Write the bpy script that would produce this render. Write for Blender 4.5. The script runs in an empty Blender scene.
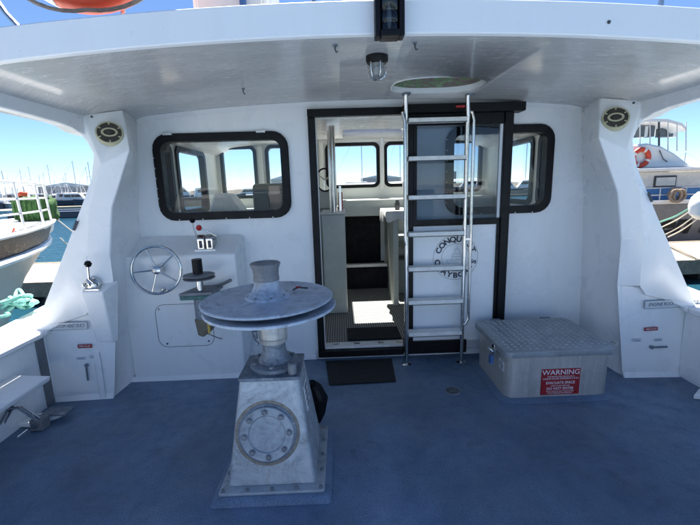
import bpy, bmesh, math, random
from mathutils import Vector, Matrix
random.seed(7)
R = math.radians
PI = math.pi
scene = bpy.context.scene
C = scene.collection

# ------------------------------------------------------------------ camera
CAM_F, CAM_H, CAM_YAW, CAM_PIT, CAM_ROL = 390.0, 1.45, R(1.2), R(11.0), R(1.7)
cam_d = bpy.data.cameras.new('camera')
cam = bpy.data.objects.new('camera', cam_d)
C.objects.link(cam)
cam_d.sensor_width = 36.0
cam_d.lens = CAM_F / 700.0 * 36.0
cam_d.clip_start = 0.05
cam_d.clip_end = 6000
cam.matrix_world = (Matrix.Translation((0, 0, CAM_H)) @ Matrix.Rotation(-CAM_YAW, 4, 'Z')
                    @ Matrix.Rotation(PI / 2 - CAM_PIT, 4, 'X') @ Matrix.Rotation(-CAM_ROL, 4, 'Z'))
scene.camera = cam

# ------------------------------------------------------------------ sky, sun, exposure
SUN_EL, SUN_AZ = R(66), R(-3)
world = bpy.data.worlds.new("World")
scene.world = world
world.use_nodes = True
wn = world.node_tree
bg = wn.nodes['Background']
sky = wn.nodes.new('ShaderNodeTexSky')
sky.sky_type = 'NISHITA'
sky.sun_disc = False
sky.sun_elevation = SUN_EL
sky.sun_rotation = SUN_AZ
sky.air_density = 1.0
sky.dust_density = 0.0
sky.ozone_density = 6.0
sky.altitude = 3000
wn.links.new(sky.outputs[0], bg.inputs[0])
bg.inputs[1].default_value = 0.05
sun_d = bpy.data.lights.new('sun', 'SUN')
sun_d.energy = 5.0
sun_d.angle = R(0.5)
sun_d.color = (1.0, 0.95, 0.88)
sun = bpy.data.objects.new('sun', sun_d)
C.objects.link(sun)
sdir = Vector((math.sin(SUN_AZ) * math.cos(SUN_EL), math.cos(SUN_AZ) * math.cos(SUN_EL), math.sin(SUN_EL)))
sun.rotation_euler = sdir.to_track_quat('Z', 'Y').to_euler()
scene.view_settings.view_transform = 'Standard'
scene.view_settings.look = 'None'
scene.view_settings.gamma = 1.0
scene.view_settings.exposure = 2.05

# ------------------------------------------------------------------ helpers
def _ray(px, py):
    x, y = px - 350.0, 262.5 - py
    c, s = math.cos(CAM_ROL), math.sin(CAM_ROL)
    x, y = x * c + y * s, -x * s + y * c
    f = CAM_F * math.cos(CAM_PIT) + y * math.sin(CAM_PIT)
    up = y * math.cos(CAM_PIT) - CAM_F * math.sin(CAM_PIT)
    return Vector((x * math.cos(CAM_YAW) + f * math.sin(CAM_YAW), -x * math.sin(CAM_YAW) + f * math.cos(CAM_YAW), up))
def at(px, py, Y):            # point of a plane Y = const seen at a photo pixel
    r = _ray(px, py)
    return Vector((0, 0, CAM_H)) + r * (Y / r.y)

CX = 0.19                     # centreline of the boat
D = 3.15                      # aft wall of the wheelhouse
def soffit(x):
    u = abs(x - CX)
    return 2.09 - 0.029 * u * u - (1.6 * (min(u, 1.82) - 1.6) ** 2 if u > 1.6 else 0.0)

class MB:
    def __init__(s):
        s.bm = bmesh.new()
    def quad(s, *pts):
        vs = [s.bm.verts.new(p) for p in pts]
        try: return s.bm.faces.new(vs)
        except ValueError: return None
    def box(s, x0, x1, y0, y1, z0, z1, M=None):
        P = [Vector((x, y, z)) for z in (z0, z1) for y in (y0, y1) for x in (x0, x1)]
        if M: P = [M @ p for p in P]
        v = [s.bm.verts.new(p) for p in P]
        for f in ((0, 2, 3, 1), (4, 5, 7, 6), (0, 1, 5, 4), (2, 6, 7, 3), (0, 4, 6, 2), (1, 3, 7, 5)):
            s.bm.faces.new([v[i] for i in f])
        return s
    def prism(s, pts, vec, cap0=True, cap1=True):
        vec = Vector(vec)
        a = [s.bm.verts.new(Vector(p)) for p in pts]
        b = [s.bm.verts.new(Vector(p) + vec) for p in pts]
        n = len(a)
        if cap0: s.bm.faces.new(a)
        if cap1: s.bm.faces.new(b[::-1])
        for i in range(n):
            s.bm.faces.new([a[i], b[i], b[(i + 1) % n], a[(i + 1) % n]])
        return s
    def loft(s, rings, caps=True, closed=True):
        vr = [[s.bm.verts.new(Vector(p)) for p in r] for r in rings]
        n = len(vr[0])
        for a, b in zip(vr, vr[1:]):
            for i in range(n if closed else n - 1):
                j = (i + 1) % n
                s.bm.faces.new([a[i], a[j], b[j], b[i]])
        if caps:
            s.bm.faces.new(vr[0][::-1]); s.bm.faces.new(vr[-1])
        return s
    def tube(s, pts, r, seg=10, closed=False):
        pts = [Vector(p) for p in pts]
        n = len(pts)
        rings = []
        prev = None
        for i, p in enumerate(pts):
            if closed: t = (pts[(i + 1) % n] - pts[i - 1])
            else: t = (pts[min(i + 1, n - 1)] - pts[max(i - 1, 0)])
            t.normalize()
            if prev is None:
                u = t.orthogonal().normalized()
            else:
                u = (prev - t * prev.dot(t)).normalized()
            prev = u
            w = t.cross(u)
            rr = r[i] if isinstance(r, (list, tuple)) else r
            rings.append([p + (u * math.cos(2 * PI * k / seg) + w * math.sin(2 * PI * k / seg)) * rr for k in range(seg)])
        if closed:
            rings.append(rings[0])
            # roll the closing ring to the best match
            return s.loft(rings, caps=False)
        return s.loft(rings)
    def lathe(s, prof, M=None, seg=32):       # prof = [(radius, z)], about Z, then matrix
        M = M or Matrix()
        rings = [[M @ Vector((r * math.cos(2 * PI * k / seg), r * math.sin(2 * PI * k / seg), z)) for k in range(seg)] for r, z in prof]
        return s.loft(rings)
    def cyl(s, p, axis, r, h, seg=12, r2=None):
        q = Vector(axis).to_track_quat('Z', 'Y').to_matrix().to_4x4()
        return s.lathe([(r, 0), (r if r2 is None else r2, h)], Matrix.Translation(p) @ q, seg)
    def build(s, name, mat, parent=None, bevel=0, smooth=True, angle=35, kind=None, segs=2, recalc=True):
        if recalc: bmesh.ops.recalc_face_normals(s.bm, faces=s.bm.faces)
        me = bpy.data.meshes.new(name)
        s.bm.to_mesh(me); s.bm.free()
        if smooth:
            for p in me.polygons: p.use_smooth = True
            me.set_sharp_from_angle(angle=R(angle))
        me.materials.append(mat)
        o = bpy.data.objects.new(name, me)
        C.objects.link(o)
        if parent: o.parent = parent
        if kind: o['kind'] = kind
        if bevel:
            m = o.modifiers.new('bevel', 'BEVEL'); m.width = bevel; m.segments = segs; m.limit_method = 'ANGLE'; m.angle_limit = R(30)
            m.harden_normals = False
        return o

def thing(name, label, cat, loc=(0, 0, 0), group=None):
    o = bpy.data.objects.new(name, None)
    o.empty_display_size = 0.1
    C.objects.link(o)
    o['label'] = label; o['category'] = cat
    if group: o['group'] = group
    THINGS.append((o, Vector(loc)))
    return o
THINGS = []      # empties are moved to their base at the end, children keep their place
def tag(o, label, cat, group=None):
    o['label'] = label; o['category'] = cat
    if group: o['group'] = group
    return o
def structure(o):
    o['kind'] = 'structure'; return o
def lab(o, t):
    o['label'] = t; return o
def dup_tree(o, delta, parent=None):
    c = o.copy(); C.objects.link(c)
    if parent: c.parent = parent
    for ch in list(o.children): dup_tree(ch, None, c)
    return c

def rrect(x0, x1, z0, z1, r, n=5):      # rounded rectangle outline in XZ, counter-clockwise
    pts = []
    for cx, cz, a0 in ((x1 - r, z1 - r, 0), (x0 + r, z1 - r, 90), (x0 + r, z0 + r, 180), (x1 - r, z0 + r, 270)):
        for k in range(n + 1):
            a = R(a0 + 90 * k / n)
            pts.append((cx + r * math.cos(a), cz + r * math.sin(a)))
    return pts

# text ----------------------------------------------------------------------
def text_bm(mb, body, size, M, depth=0.0006, align='CENTER', shear=0.0, space=1.0, sx=1.0, bold=0):
    cu = bpy.data.curves.new('t', 'FONT')
    cu.body = body; cu.size = size; cu.align_x = align; cu.align_y = 'CENTER'
    cu.extrude = depth; cu.shear = shear; cu.space_character = space
    cu.offset = bold
    cu.resolution_u = 3
    ob = bpy.data.objects.new('t', cu)
    C.objects.link(ob)
    dg = bpy.context.evaluated_depsgraph_get()
    me = bpy.data.meshes.new_from_object(ob.evaluated_get(dg))
    me.transform(M @ Matrix.Diagonal((sx, 1, 1, 1)))
    mb.bm.from_mesh(me)
    bpy.data.objects.remove(ob); bpy.data.curves.remove(cu); bpy.data.meshes.remove(me)
    return mb
STAND = Matrix.Rotation(PI / 2, 4, 'X')   # text facing -Y

# ------------------------------------------------------------------ materials
def new_mat(name):
    m = bpy.data.materials.new(name); m.use_nodes = True
    nt = m.node_tree; b = nt.nodes['Principled BSDF']
    return m, nt, b
def node(nt, t, **kw):
    n = nt.nodes.new(t)
    for k, v in kw.items(): setattr(n, k, v)
    return n
def coords(nt, scale=(1, 1, 1)):
    g = node(nt, 'ShaderNodeNewGeometry')
    mp = node(nt, 'ShaderNodeMapping')
    mp.inputs['Scale'].default_value = scale
    nt.links.new(g.outputs['Position'], mp.inputs[0])
    return mp.outputs[0]
def noise(nt, vec, scale, detail=4, rough=0.6, dist=0.0):
    n = node(nt, 'ShaderNodeTexNoise')
    n.inputs['Scale'].default_value = scale; n.inputs['Detail'].default_value = detail
    n.inputs['Roughness'].default_value = rough; n.inputs['Distortion'].default_value = dist
    nt.links.new(vec, n.inputs['Vector'])
    return n.outputs[0]
def ramp(nt, fac, stops):
    r = node(nt, 'ShaderNodeValToRGB')
    el = r.color_ramp.elements
    while len(el) < len(stops): el.new(0.5)
    for e, (p, c) in zip(el, stops):
        e.position = p; e.color = c if len(c) == 4 else (*c, 1)
    nt.links.new(fac, r.inputs[0])
    return r.outputs[0]
def mixc(nt, fac, a, b):
    m = node(nt, 'ShaderNodeMix'); m.data_type = 'RGBA'
    for s, v in ((0, fac), (6, a), (7, b)):
        if hasattr(v, 'links'): nt.links.new(v, m.inputs[s])
        elif isinstance(v, (int, float)): m.inputs[s].default_value = v
        else: m.inputs[s].default_value = (*v[:3], 1)
    return m.outputs[2]
def bump(nt, b, h, strength=0.2, dist=0.01):
    n = node(nt, 'ShaderNodeBump')
    n.inputs['Strength'].default_value = strength; n.inputs['Distance'].default_value = dist
    nt.links.new(h, n.inputs['Height']); nt.links.new(n.outputs[0], b.inputs['Normal'])
    return n
def plain(name, col, rough=0.5, metal=0.0, var=0.12, scale=6.0, bumpy=0.05, spec=0.5, coat=0.0, rvar=0.15):
    m, nt, b = new_mat(name)
    v = coords(nt)
    n = noise(nt, v, scale, 6, 0.65)
    c2 = tuple(c * (1 - var) for c in col); c1 = tuple(min(1, c * (1 + var * 0.6)) for c in col)
    nt.links.new(ramp(nt, n, [(0.3, c2), (0.7, c1)]), b.inputs['Base Color'])
    nr = ramp(nt, noise(nt, v, scale * 2.3, 4), [(0.3, (max(0.02, rough - rvar),) * 3), (0.75, (min(1, rough + rvar),) * 3)])
    nt.links.new(nr, b.inputs['Roughness'])
    b.inputs['Metallic'].default_value = metal
    b.inputs['Specular IOR Level'].default_value = spec
    b.inputs['Coat Weight'].default_value = coat
    b.inputs['Coat Roughness'].default_value = 0.1
    if bumpy: bump(nt, b, noise(nt, v, scale * 12, 3), bumpy, 0.004)
    return m
M = {}
def white_paint(name, col, rough, grime=0.35, peel=0.08):
    m, nt, b = new_mat(name)
    v = coords(nt)
    big = noise(nt, v, 1.3, 5, 0.6, 0.4)
    c = mixc(nt, ramp(nt, big, [(0.35, (0, 0, 0)), (0.85, (grime * .8,) * 3)]), col, (col[0] * .80, col[1] * .80, col[2] * .79))
    vs = coords(nt, (9, 9, 0.7))                 # faint vertical rain streaks
    st = ramp(nt, noise(nt, vs, 1.6, 5, 0.55), [(0.45, (0, 0, 0)), (0.9, (grime * 0.45,) * 3)])
    c = mixc(nt, st, c, (col[0] * .70, col[1] * .67, col[2] * .60))
    sp = ramp(nt, noise(nt, v, 38, 3, 0.5), [(0.70, (0, 0, 0)), (0.80, (0.16,) * 3)])
    c = mixc(nt, sp, c, (0.42, 0.36, 0.3))
    nt.links.new(c, b.inputs['Base Color'])
    nt.links.new(ramp(nt, noise(nt, v, 5, 5), [(0.3, (rough - .08,) * 3), (0.7, (rough + .1,) * 3)]), b.inputs['Roughness'])
    h = mixc(nt, 0.25, noise(nt, v, 4.0, 2), noise(nt, v, 160, 2))
    bump(nt, b, h, peel, 0.006)
    return m
M['white'] = white_paint('white_gelcoat', (0.85, 0.86, 0.86), 0.30)
M['roof_white'] = white_paint('roof_paint', (0.84, 0.85, 0.85), 0.34, 0.25)
M['cream_in'] = white_paint('cabin_lining', (0.80, 0.80, 0.75), 0.4, 0.2)
# soffit: glossy paint brushed across the boat
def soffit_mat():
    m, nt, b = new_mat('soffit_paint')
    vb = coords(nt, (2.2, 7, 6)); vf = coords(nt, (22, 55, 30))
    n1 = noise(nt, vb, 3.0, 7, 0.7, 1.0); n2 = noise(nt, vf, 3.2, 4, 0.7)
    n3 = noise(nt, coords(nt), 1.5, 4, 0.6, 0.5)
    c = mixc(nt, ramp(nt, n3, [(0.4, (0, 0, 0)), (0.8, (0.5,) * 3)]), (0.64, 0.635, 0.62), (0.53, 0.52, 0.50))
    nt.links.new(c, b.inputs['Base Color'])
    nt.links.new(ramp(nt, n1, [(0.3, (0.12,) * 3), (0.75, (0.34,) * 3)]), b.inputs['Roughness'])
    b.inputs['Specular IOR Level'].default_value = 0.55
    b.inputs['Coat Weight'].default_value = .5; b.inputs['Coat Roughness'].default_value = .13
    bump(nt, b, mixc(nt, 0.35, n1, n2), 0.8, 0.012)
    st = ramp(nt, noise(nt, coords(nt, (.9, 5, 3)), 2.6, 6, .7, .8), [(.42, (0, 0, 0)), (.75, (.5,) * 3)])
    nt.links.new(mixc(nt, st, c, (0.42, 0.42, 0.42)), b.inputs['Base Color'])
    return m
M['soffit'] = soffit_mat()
def deck_mat():
    m, nt, b = new_mat('non_skid_deck_paint')
    v = coords(nt)
    a = noise(nt, v, .85, 8, 0.66, 0.3); f = noise(nt, v, 420, 2, 0.6); g = noise(nt, v, 9, 6, 0.7, 0.3)
    c = ramp(nt, a, [(0.34, (0.085, 0.130, 0.190)), (0.47, (0.125, 0.190, 0.280)), (0.55, (0.165, 0.245, 0.360)), (0.68, (0.24, 0.325, 0.43))])
    c = mixc(nt, ramp(nt, g, [(0.45, (0, 0, 0)), (0.75, (0.35,) * 3)]), c, (0.058, 0.095, 0.175))
    vs = coords(nt, (1.5, 9, 1))
    c = mixc(nt, ramp(nt, noise(nt, vs, 2.2, 5, 0.6, 0.3), [(0.5, (0, 0, 0)), (0.8, (0.35,) * 3)]), c, (0.15, 0.215, 0.34))
    c = mixc(nt, ramp(nt, noise(nt, v, 60, 2, .5), [(0.70, (0, 0, 0)), (0.76, (0.5,) * 3)]), c, (0.25, 0.27, 0.3))
    wr = ramp(nt, noise(nt, v, 2.1, 9, .75, .25), [(.46, (0, 0, 0)), (.66, (.55,) * 3)])
    c = mixc(nt, wr, c, (0.18, 0.22, 0.27))
    dk = ramp(nt, noise(nt, coords(nt, (1, 1, 1)), 4.2, 7, .68, .8), [(.56, (0, 0, 0)), (.70, (.5,) * 3)])
    c = mixc(nt, dk, c, (0.05, 0.075, 0.12))
    c = mixc(nt, ramp(nt, noise(nt, v, 150, 2, .7), [(.48, (0, 0, 0)), (.70, (.7,) * 3)]), c, (0.04, 0.065, 0.11))
    nt.links.new(c, b.inputs['Base Color'])
    nt.links.new(ramp(nt, g, [(0.3, (0.45,) * 3), (0.7, (0.7,) * 3)]), b.inputs['Roughness'])
    bump(nt, b, f, 0.35, 0.002)
    return m
M['deck'] = deck_mat()
def galv(name, col, rough=0.5, metal=0.75, wear=(0.42, 0.42, 0.42), scale=9):
    m, nt, b = new_mat(name)
    v = coords(nt)
    n = noise(nt, v, scale, 8, 0.7, 0.6); s = noise(nt, v, scale * 7, 5, 0.75)
    c = ramp(nt, n, [(0.3, tuple(x * .72 for x in col)), (0.55, col), (0.72, tuple(min(1, x * 1.25) for x in col))])
    c = mixc(nt, ramp(nt, s, [(0.55, (0, 0, 0)), (0.72, (0.75,) * 3)]), c, wear)
    c = mixc(nt, ramp(nt, noise(nt, coords(nt, (1, 1, .35)), scale * 2, 6, .7, 1), [(0.60, (0, 0, 0)), (0.74, (0.55,) * 3)]), c, (0.24, 0.2, 0.155))
    nt.links.new(c, b.inputs['Base Color'])
    nt.links.new(ramp(nt, s, [(0.3, (rough - .12,) * 3), (0.7, (min(1, rough + .2),) * 3)]), b.inputs['Roughness'])
    b.inputs['Metallic'].default_value = metal
    bump(nt, b, s, 0.3, 0.003)
    return m
def worn(name, col, light, dark, rough=.5, metal=.25, sc=14):
    m, nt, b = new_mat(name)
    v = coords(nt)
    n = noise(nt, v, sc, 9, .78, .9)
    c = ramp(nt, n, [(.32, dark), (.46, col), (.56, tuple(x * 1.15 for x in col)), (.68, light)])
    scr = noise(nt, coords(nt, (3, 60, 20)), 3, 4, .8, 2.5)
    c = mixc(nt, ramp(nt, scr, [(.60, (0, 0, 0)), (.66, (.6,) * 3)]), c, light)
    pit = noise(nt, v, 130, 2, .5)
    c = mixc(nt, ramp(nt, pit, [(.64, (0, 0, 0)), (.72, (.7,) * 3)]), c, dark)
    rust = noise(nt, coords(nt, (1, 1, .3)), 7, 6, .7, 1.2)
    c = mixc(nt, ramp(nt, rust, [(.58, (0, 0, 0)), (.74, (.5,) * 3)]), c, (.23, .17, .115))
    nt.links.new(c, b.inputs['Base Color'])
    nt.links.new(ramp(nt, n, [(.3, (rough + .15,) * 3), (.7, (rough - .12,) * 3)]), b.inputs['Roughness'])
    b.inputs['Metallic'].default_value = metal
    bump(nt, b, mixc(nt, .5, n, pit), .45, .003)
    return m
M['cast'] = worn('weathered_cast_aluminium', (0.40, 0.43, 0.45), (0.54, 0.56, 0.57), (0.24, 0.25, 0.26), .5, .3, 8)
M['disc'] = worn('worn_painted_sheave', (0.42, 0.48, 0.56), (0.60, 0.62, 0.63), (0.22, 0.26, 0.33))
M['coverplate'] = worn('dull_cover_plate', (0.30, 0.335, 0.37), (0.44, 0.46, 0.48), (0.19, 0.20, 0.22), .5, .35, 9)
M['sealant'] = plain('brown_old_sealant', (0.30, 0.26, 0.21), 0.8, 0, 0.4, 30, 0.4)
M['drum'] = galv('rubbed_drum_steel', (0.24, 0.25, 0.265), 0.6, 0.4, (0.36, 0.36, 0.36), 22)
M['darkcast'] = worn('stained_casting', (0.17, 0.20, 0.24), (0.40, 0.42, 0.44), (0.07, 0.08, 0.10), .5, .35, 20)
def brushed_plate():
    m, nt, b = new_mat('bare_aluminium_plate')
    v = coords(nt)
    n = noise(nt, v, 6, 8, .72, .6); st = noise(nt, coords(nt, (14, 14, .9)), 2.2, 6, .7, .3)
    c = ramp(nt, n, [(.3, (.36, .345, .32)), (.7, (.52, .51, .49))])
    c = mixc(nt, ramp(nt, st, [(.42, (0, 0, 0)), (.62, (.6,) * 3)]), c, (.60, .585, .55))
    c = mixc(nt, ramp(nt, noise(nt, coords(nt, (10, 10, .6)), 1.5, 6, .75, .5), [(.55, (0, 0, 0)), (.7, (.6,) * 3)]), c, (.20, .18, .155))
    nt.links.new(c, b.inputs['Base Color']); b.inputs['Metallic'].default_value = .35
    nt.links.new(ramp(nt, st, [(.3, (.5,) * 3), (.7, (.36,) * 3)]), b.inputs['Roughness'])
    bump(nt, b, mixc(nt, .5, st, noise(nt, v, 150, 2)), .25, .003)
    return m
M['hatchalu'] = brushed_plate()
M['lidplate'] = galv('grey_chequer_lid', (0.36, 0.39, 0.41), 0.5, 0.4, (0.46, 0.49, 0.51), 6)
M['stud'] = galv('chequer_stud', (0.54, 0.57, 0.60), 0.45, 0.4, (0.55, 0.57, 0.58), 12)
M['steel'] = plain('polished_stainless', (0.62, 0.61, 0.59), 0.2, 1.0, 0.12, 18, 0.03, rvar=0.1)
M['brushed'] = plain('brushed_tread', (0.74, 0.74, 0.72), 0.42, 0.3, 0.15, 20, 0.1)
M['tread'] = plain('pale_ladder_tread', (0.80, 0.79, 0.74), 0.5, 0, 0.15, 20, 0.1)
M['black'] = plain('black_rubber_frame', (0.006, 0.006, 0.007), 0.45, 0, 0.3, 10, 0.05, spec=0.22)
M['blackmat'] = plain('black_door_mat', (0.012, 0.012, 0.014), 0.9, 0, 0.5, 30, 0.6)
M['darkgrey'] = plain('dark_grey', (0.06, 0.065, 0.07), 0.5, 0, 0.3)
M['grey'] = plain('plain_grey', (0.16, 0.17, 0.18), 0.6, 0, 0.3)
M['cabgrey'] = plain('cabin_grey_paint', (0.50, 0.54, 0.50), 0.4, 0, 0.1)
M['red'] = plain('red_plastic', (0.42, 0.02, 0.02), 0.35, 0, 0.2)
M['signred'] = plain('sign_red', (0.33, 0.015, 0.02), 0.4, 0, 0.12, 20, 0.0)
M['print_white'] = plain('white_print', (0.8, 0.8, 0.8), 0.5, 0, 0.05, 10, 0)
M['print_dark'] = plain('dark_print', (0.045, 0.055, 0.075), 0.5, 0, 0.1, 10, 0)
M['print_blue'] = plain('faded_blue_print', (0.16, 0.25, 0.38), 0.5, 0, 0.1, 10, 0)
M['print_pale'] = plain('pale_print', (0.42, 0.48, 0.55), 0.5, 0, 0.1, 10, 0)
M['label_tape'] = plain('grey_label_tape', (0.58, 0.61, 0.63), 0.4, 0, 0.05, 10, 0)
M['cream'] = plain('aged_cream_plastic', (0.50, 0.47, 0.31), 0.5, 0, 0.15, 25)
M['ventdark'] = plain('vent_dark', (0.05, 0.045, 0.035), 0.6, 0, 0.4, 40)
M['teal_rope'] = plain('teal_rope', (0.20, 0.50, 0.42), 0.85, 0, 0.3, 60, 0.5)
M['brown_rope'] = plain('brown_rope', (0.30, 0.24, 0.19), 0.9, 0, 0.4, 40, 0.6)
M['white_rope'] = plain('white_rope', (0.65, 0.64, 0.6), 0.9, 0, 0.2, 60, 0.4)
M['red_rope'] = plain('red_rope', (0.55, 0.09, 0.05), 0.9, 0, 0.2, 60, 0.4)
M['orange'] = plain('orange_buoy', (0.60, 0.065, 0.025), 0.45, 0, 0.15, 8)
M['green_net'] = plain('green_net', (0.045, 0.13, 0.035), 0.9, 0, 0.8, 30, 1.0)
M['bluepipe'] = plain('blue_pole', (0.05, 0.13, 0.32), 0.4, 0, 0.1)
M['cushion'] = plain('white_vinyl', (0.72, 0.71, 0.66), 0.4, 0, 0.1)
M['cloth'] = plain('white_cloth', (0.75, 0.75, 0.72), 0.85, 0, 0.1, 14, 0.3)
M['green_cast'] = plain('green_stained_bracket', (0.07, 0.17, 0.155), 0.55, 0.1, 0.6, 30, 0.3)
M['olive'] = plain('olive_motor', (0.17, 0.15, 0.11), 0.5, 0.3, 0.5, 22, 0.3)
M['yellow'] = plain('yellow_tag', (0.55, 0.38, 0.08), 0.5)
M['shade_black'] = plain('companionway_painted_shade', (0.010, 0.010, 0.013), 0.8)
M['glass_lens'] = plain('frosted_lens', (0.26, 0.27, 0.26), 0.15, 0, 0.15, 30, 0.1)
def rib_mat():
    m, nt, b = new_mat('ribbed_cabin_mat')
    w = node(nt, 'ShaderNodeTexWave'); w.wave_type = 'BANDS'; w.bands_direction = 'X'
    w.inputs['Scale'].default_value = 14; w.inputs['Distortion'].default_value = 0
    nt.links.new(coords(nt), w.inputs['Vector'])
    w2 = node(nt, 'ShaderNodeTexWave'); w2.wave_type = 'BANDS'; w2.bands_direction = 'Y'
    w2.inputs['Scale'].default_value = 7
    nt.links.new(coords(nt), w2.inputs['Vector'])
    mx = mixc(nt, 0.35, w.outputs[0], w2.outputs[0])
    nt.links.new(ramp(nt, mx, [(0.3, (0.09, 0.09, 0.09)), (0.7, (0.36, 0.355, 0.34))]), b.inputs['Base Color'])
    b.inputs['Roughness'].default_value = 0.7
    bump(nt, b, mx, 0.6, 0.004)
    return m
M['rib'] = rib_mat()
def glass_mat(name, tint, refl=1.0):
    m, nt, b = new_mat(name)
    out = nt.nodes['Material Output']; nt.nodes.remove(b)
    t = node(nt, 'ShaderNodeBsdfTransparent'); t.inputs[0].default_value = (*tint, 1)
    g = node(nt, 'ShaderNodeBsdfGlossy'); g.inputs['Roughness'].default_value = 0.01
    g.inputs['Color'].default_value = (refl, refl, refl, 1)
    f = node(nt, 'ShaderNodeFresnel'); f.inputs['IOR'].default_value = 1.42
    gb_ = node(nt, 'ShaderNodeNewGeometry')
    ma = node(nt, 'ShaderNodeMath', operation='MULTIPLY_ADD'); ma.inputs[1].default_value = -2; ma.inputs[2].default_value = 1
    mp_ = node(nt, 'ShaderNodeMath', operation='POWER'); mp_.inputs[0].default_value = 1.5
    nt.links.new(gb_.outputs['Backfacing'], ma.inputs[0]); nt.links.new(ma.outputs[0], mp_.inputs[1]); nt.links.new(mp_.outputs[0], f.inputs['IOR'])
    mx = node(nt, 'ShaderNodeMixShader')
    nt.links.new(f.outputs[0], mx.inputs[0]); nt.links.new(t.outputs[0], mx.inputs[1]); nt.links.new(g.outputs[0], mx.inputs[2])
    bp = node(nt, 'ShaderNodeBump'); bp.inputs['Strength'].default_value = 0.03; bp.inputs['Distance'].default_value = 0.01
    nt.links.new(noise(nt, coords(nt), 2.5, 2), bp.inputs['Height']); nt.links.new(bp.outputs[0], g.inputs['Normal'])
    nt.links.new(mx.outputs[0], out.inputs[0])
    return m
M['glass'] = glass_mat('window_glass', (0.92, 0.95, 0.95))
M['glass_dark'] = glass_mat('smoked_glass', (0.45, 0.5, 0.55))
def water_mat():
    m, nt, b = new_mat('harbour_water')
    v = coords(nt, (1, 1.6, 1))
    b.inputs['Base Color'].default_value = (0.012, 0.055, 0.085, 1)
    b.inputs['Roughness'].default_value = 0.05
    b.inputs['IOR'].default_value = 1.33
    h = mixc(nt, 0.35, noise(nt, v, 1.1, 4, 0.6, 0.8), noise(nt, v, 5.0, 3, 0.6, 0.4))
    bump(nt, b, h, 0.9, 0.18)
    return m
M['water'] = water_mat()
def dock_mat():
    m, nt, b = new_mat('dock_concrete')
    v = coords(nt)
    c = ramp(nt, noise(nt, v, 3, 6, .7), [(0.3, (0.27, 0.22, 0.16)), (0.7, (0.38, 0.32, 0.24))])
    nt.links.new(c, b.inputs['Base Color']); b.inputs['Roughness'].default_value = 0.85
    bump(nt, b, noise(nt, v, 40, 4), 0.3, 0.01)
    return m
M['dock'] = dock_mat()
M['dock_edge'] = plain('dock_edge_timber', (0.26, 0.21, 0.16), 0.8, 0, 0.35, 8, 0.3)
M['pile'] = plain('dark_wet_pile', (0.05, 0.045, 0.04), 0.7, 0, 0.4)
M['hull_white'] = white_paint('weathered_hull', (0.50, 0.47, 0.42), 0.45, 0.6)
M['hull_brown'] = plain('brown_topside_band', (0.018, 0.017, 0.018), 0.4, 0, 0.3, 12)
M['boat_white'] = white_paint('yacht_white', (0.80, 0.80, 0.78), 0.3, 0.2)
M['hull_dark'] = plain('dark_charcoal_hull', (0.035, 0.035, 0.04), 0.3, 0, 0.3, 4)
M['hull_grey'] = plain('mid_grey_hull', (0.17, 0.17, 0.175), 0.35, 0, 0.25, 4)
M['blue_stripe'] = plain('blue_canvas', (0.10, 0.26, 0.50), 0.6, 0, 0.15)
M['far_navy'] = plain('far_navy_hull', (0.018, 0.028, 0.055), 0.4)
M['far_white'] = plain('far_white', (0.72, 0.72, 0.72), 0.5)
M['far_red'] = plain('far_red', (0.35, 0.05, 0.03), 0.5)
M['mast'] = plain('mast_aluminium', (0.62, 0.62, 0.62), 0.45, 0.2)
M['saloon_shade'] = plain('saloon_shaded_cream', (0.70, 0.67, 0.61), 0.8, 0, 0.15)  # cream carries some of the shadowed tone of the saloon side
M['shed'] = plain('shed_wall', (0.45, 0.44, 0.42), 0.8)
M['rock'] = plain('breakwater_rock', (0.20, 0.17, 0.14), 0.9, 0, 0.5, 1.2, 0.6)
def weed_mat():
    m, nt, b = new_mat('green_streaked_hatch')
    n = noise(nt, coords(nt, (3, 1, 9)), 3.2, 6, 0.7, 1.5)
    nt.links.new(ramp(nt, n, [(0.36, (0.16, 0.13, 0.12)), (0.50, (0.26, 0.21, 0.20)), (0.56, (0.08, 0.30, 0.08)), (0.60, (0.42, 0.46, 0.36)), (0.66, (0.18, 0.14, 0.13))]), b.inputs['Base Color'])
    b.inputs['Roughness'].default_value = 0.3
    return m
M['weed'] = weed_mat()

# ================================================================== SETTING
WZ = -1.15
o = MB(); o.quad((-3000, -3000, WZ), (3000, -3000, WZ), (3000, 3000, WZ), (-3000, 3000, WZ))
structure(o.build('water', M['water'], smooth=False))

# floating walkway across the bows, built of concrete slabs
walk = thing('pontoon_walkway', 'tan concrete floating walkway across the bows of the moored boats', 'dock', (0, 10.7, WZ))
n = 0
x = -34.0
while x < 34:
    MB().box(x + .012, x + 3.0 - .012, 9.42, 12.08, -0.85, -0.602).build('slab', M['dock'], walk, bevel=.015)
    x += 3.0
MB().box(-34, 34, 9.30, 9.40, -0.95, -0.59).build('edge_timber', M['dock_edge'], walk)
MB().box(-34, 34, 12.10, 12.20, -0.95, -0.59).build('edge_timber', M['dock_edge'], walk)
for i in range(16):
    xx = -30 + i * 4
    MB().box(xx - .8, xx + .8, 9.6, 11.9, WZ - .4, -0.86).build('float', M['pile'], walk)

# deck of our boat
structure(MB().box(CX - 2.32, CX + 2.32, -3.4, D + 0.02, -0.10, 0.0).build('deck', M['deck'], smooth=False))

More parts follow.
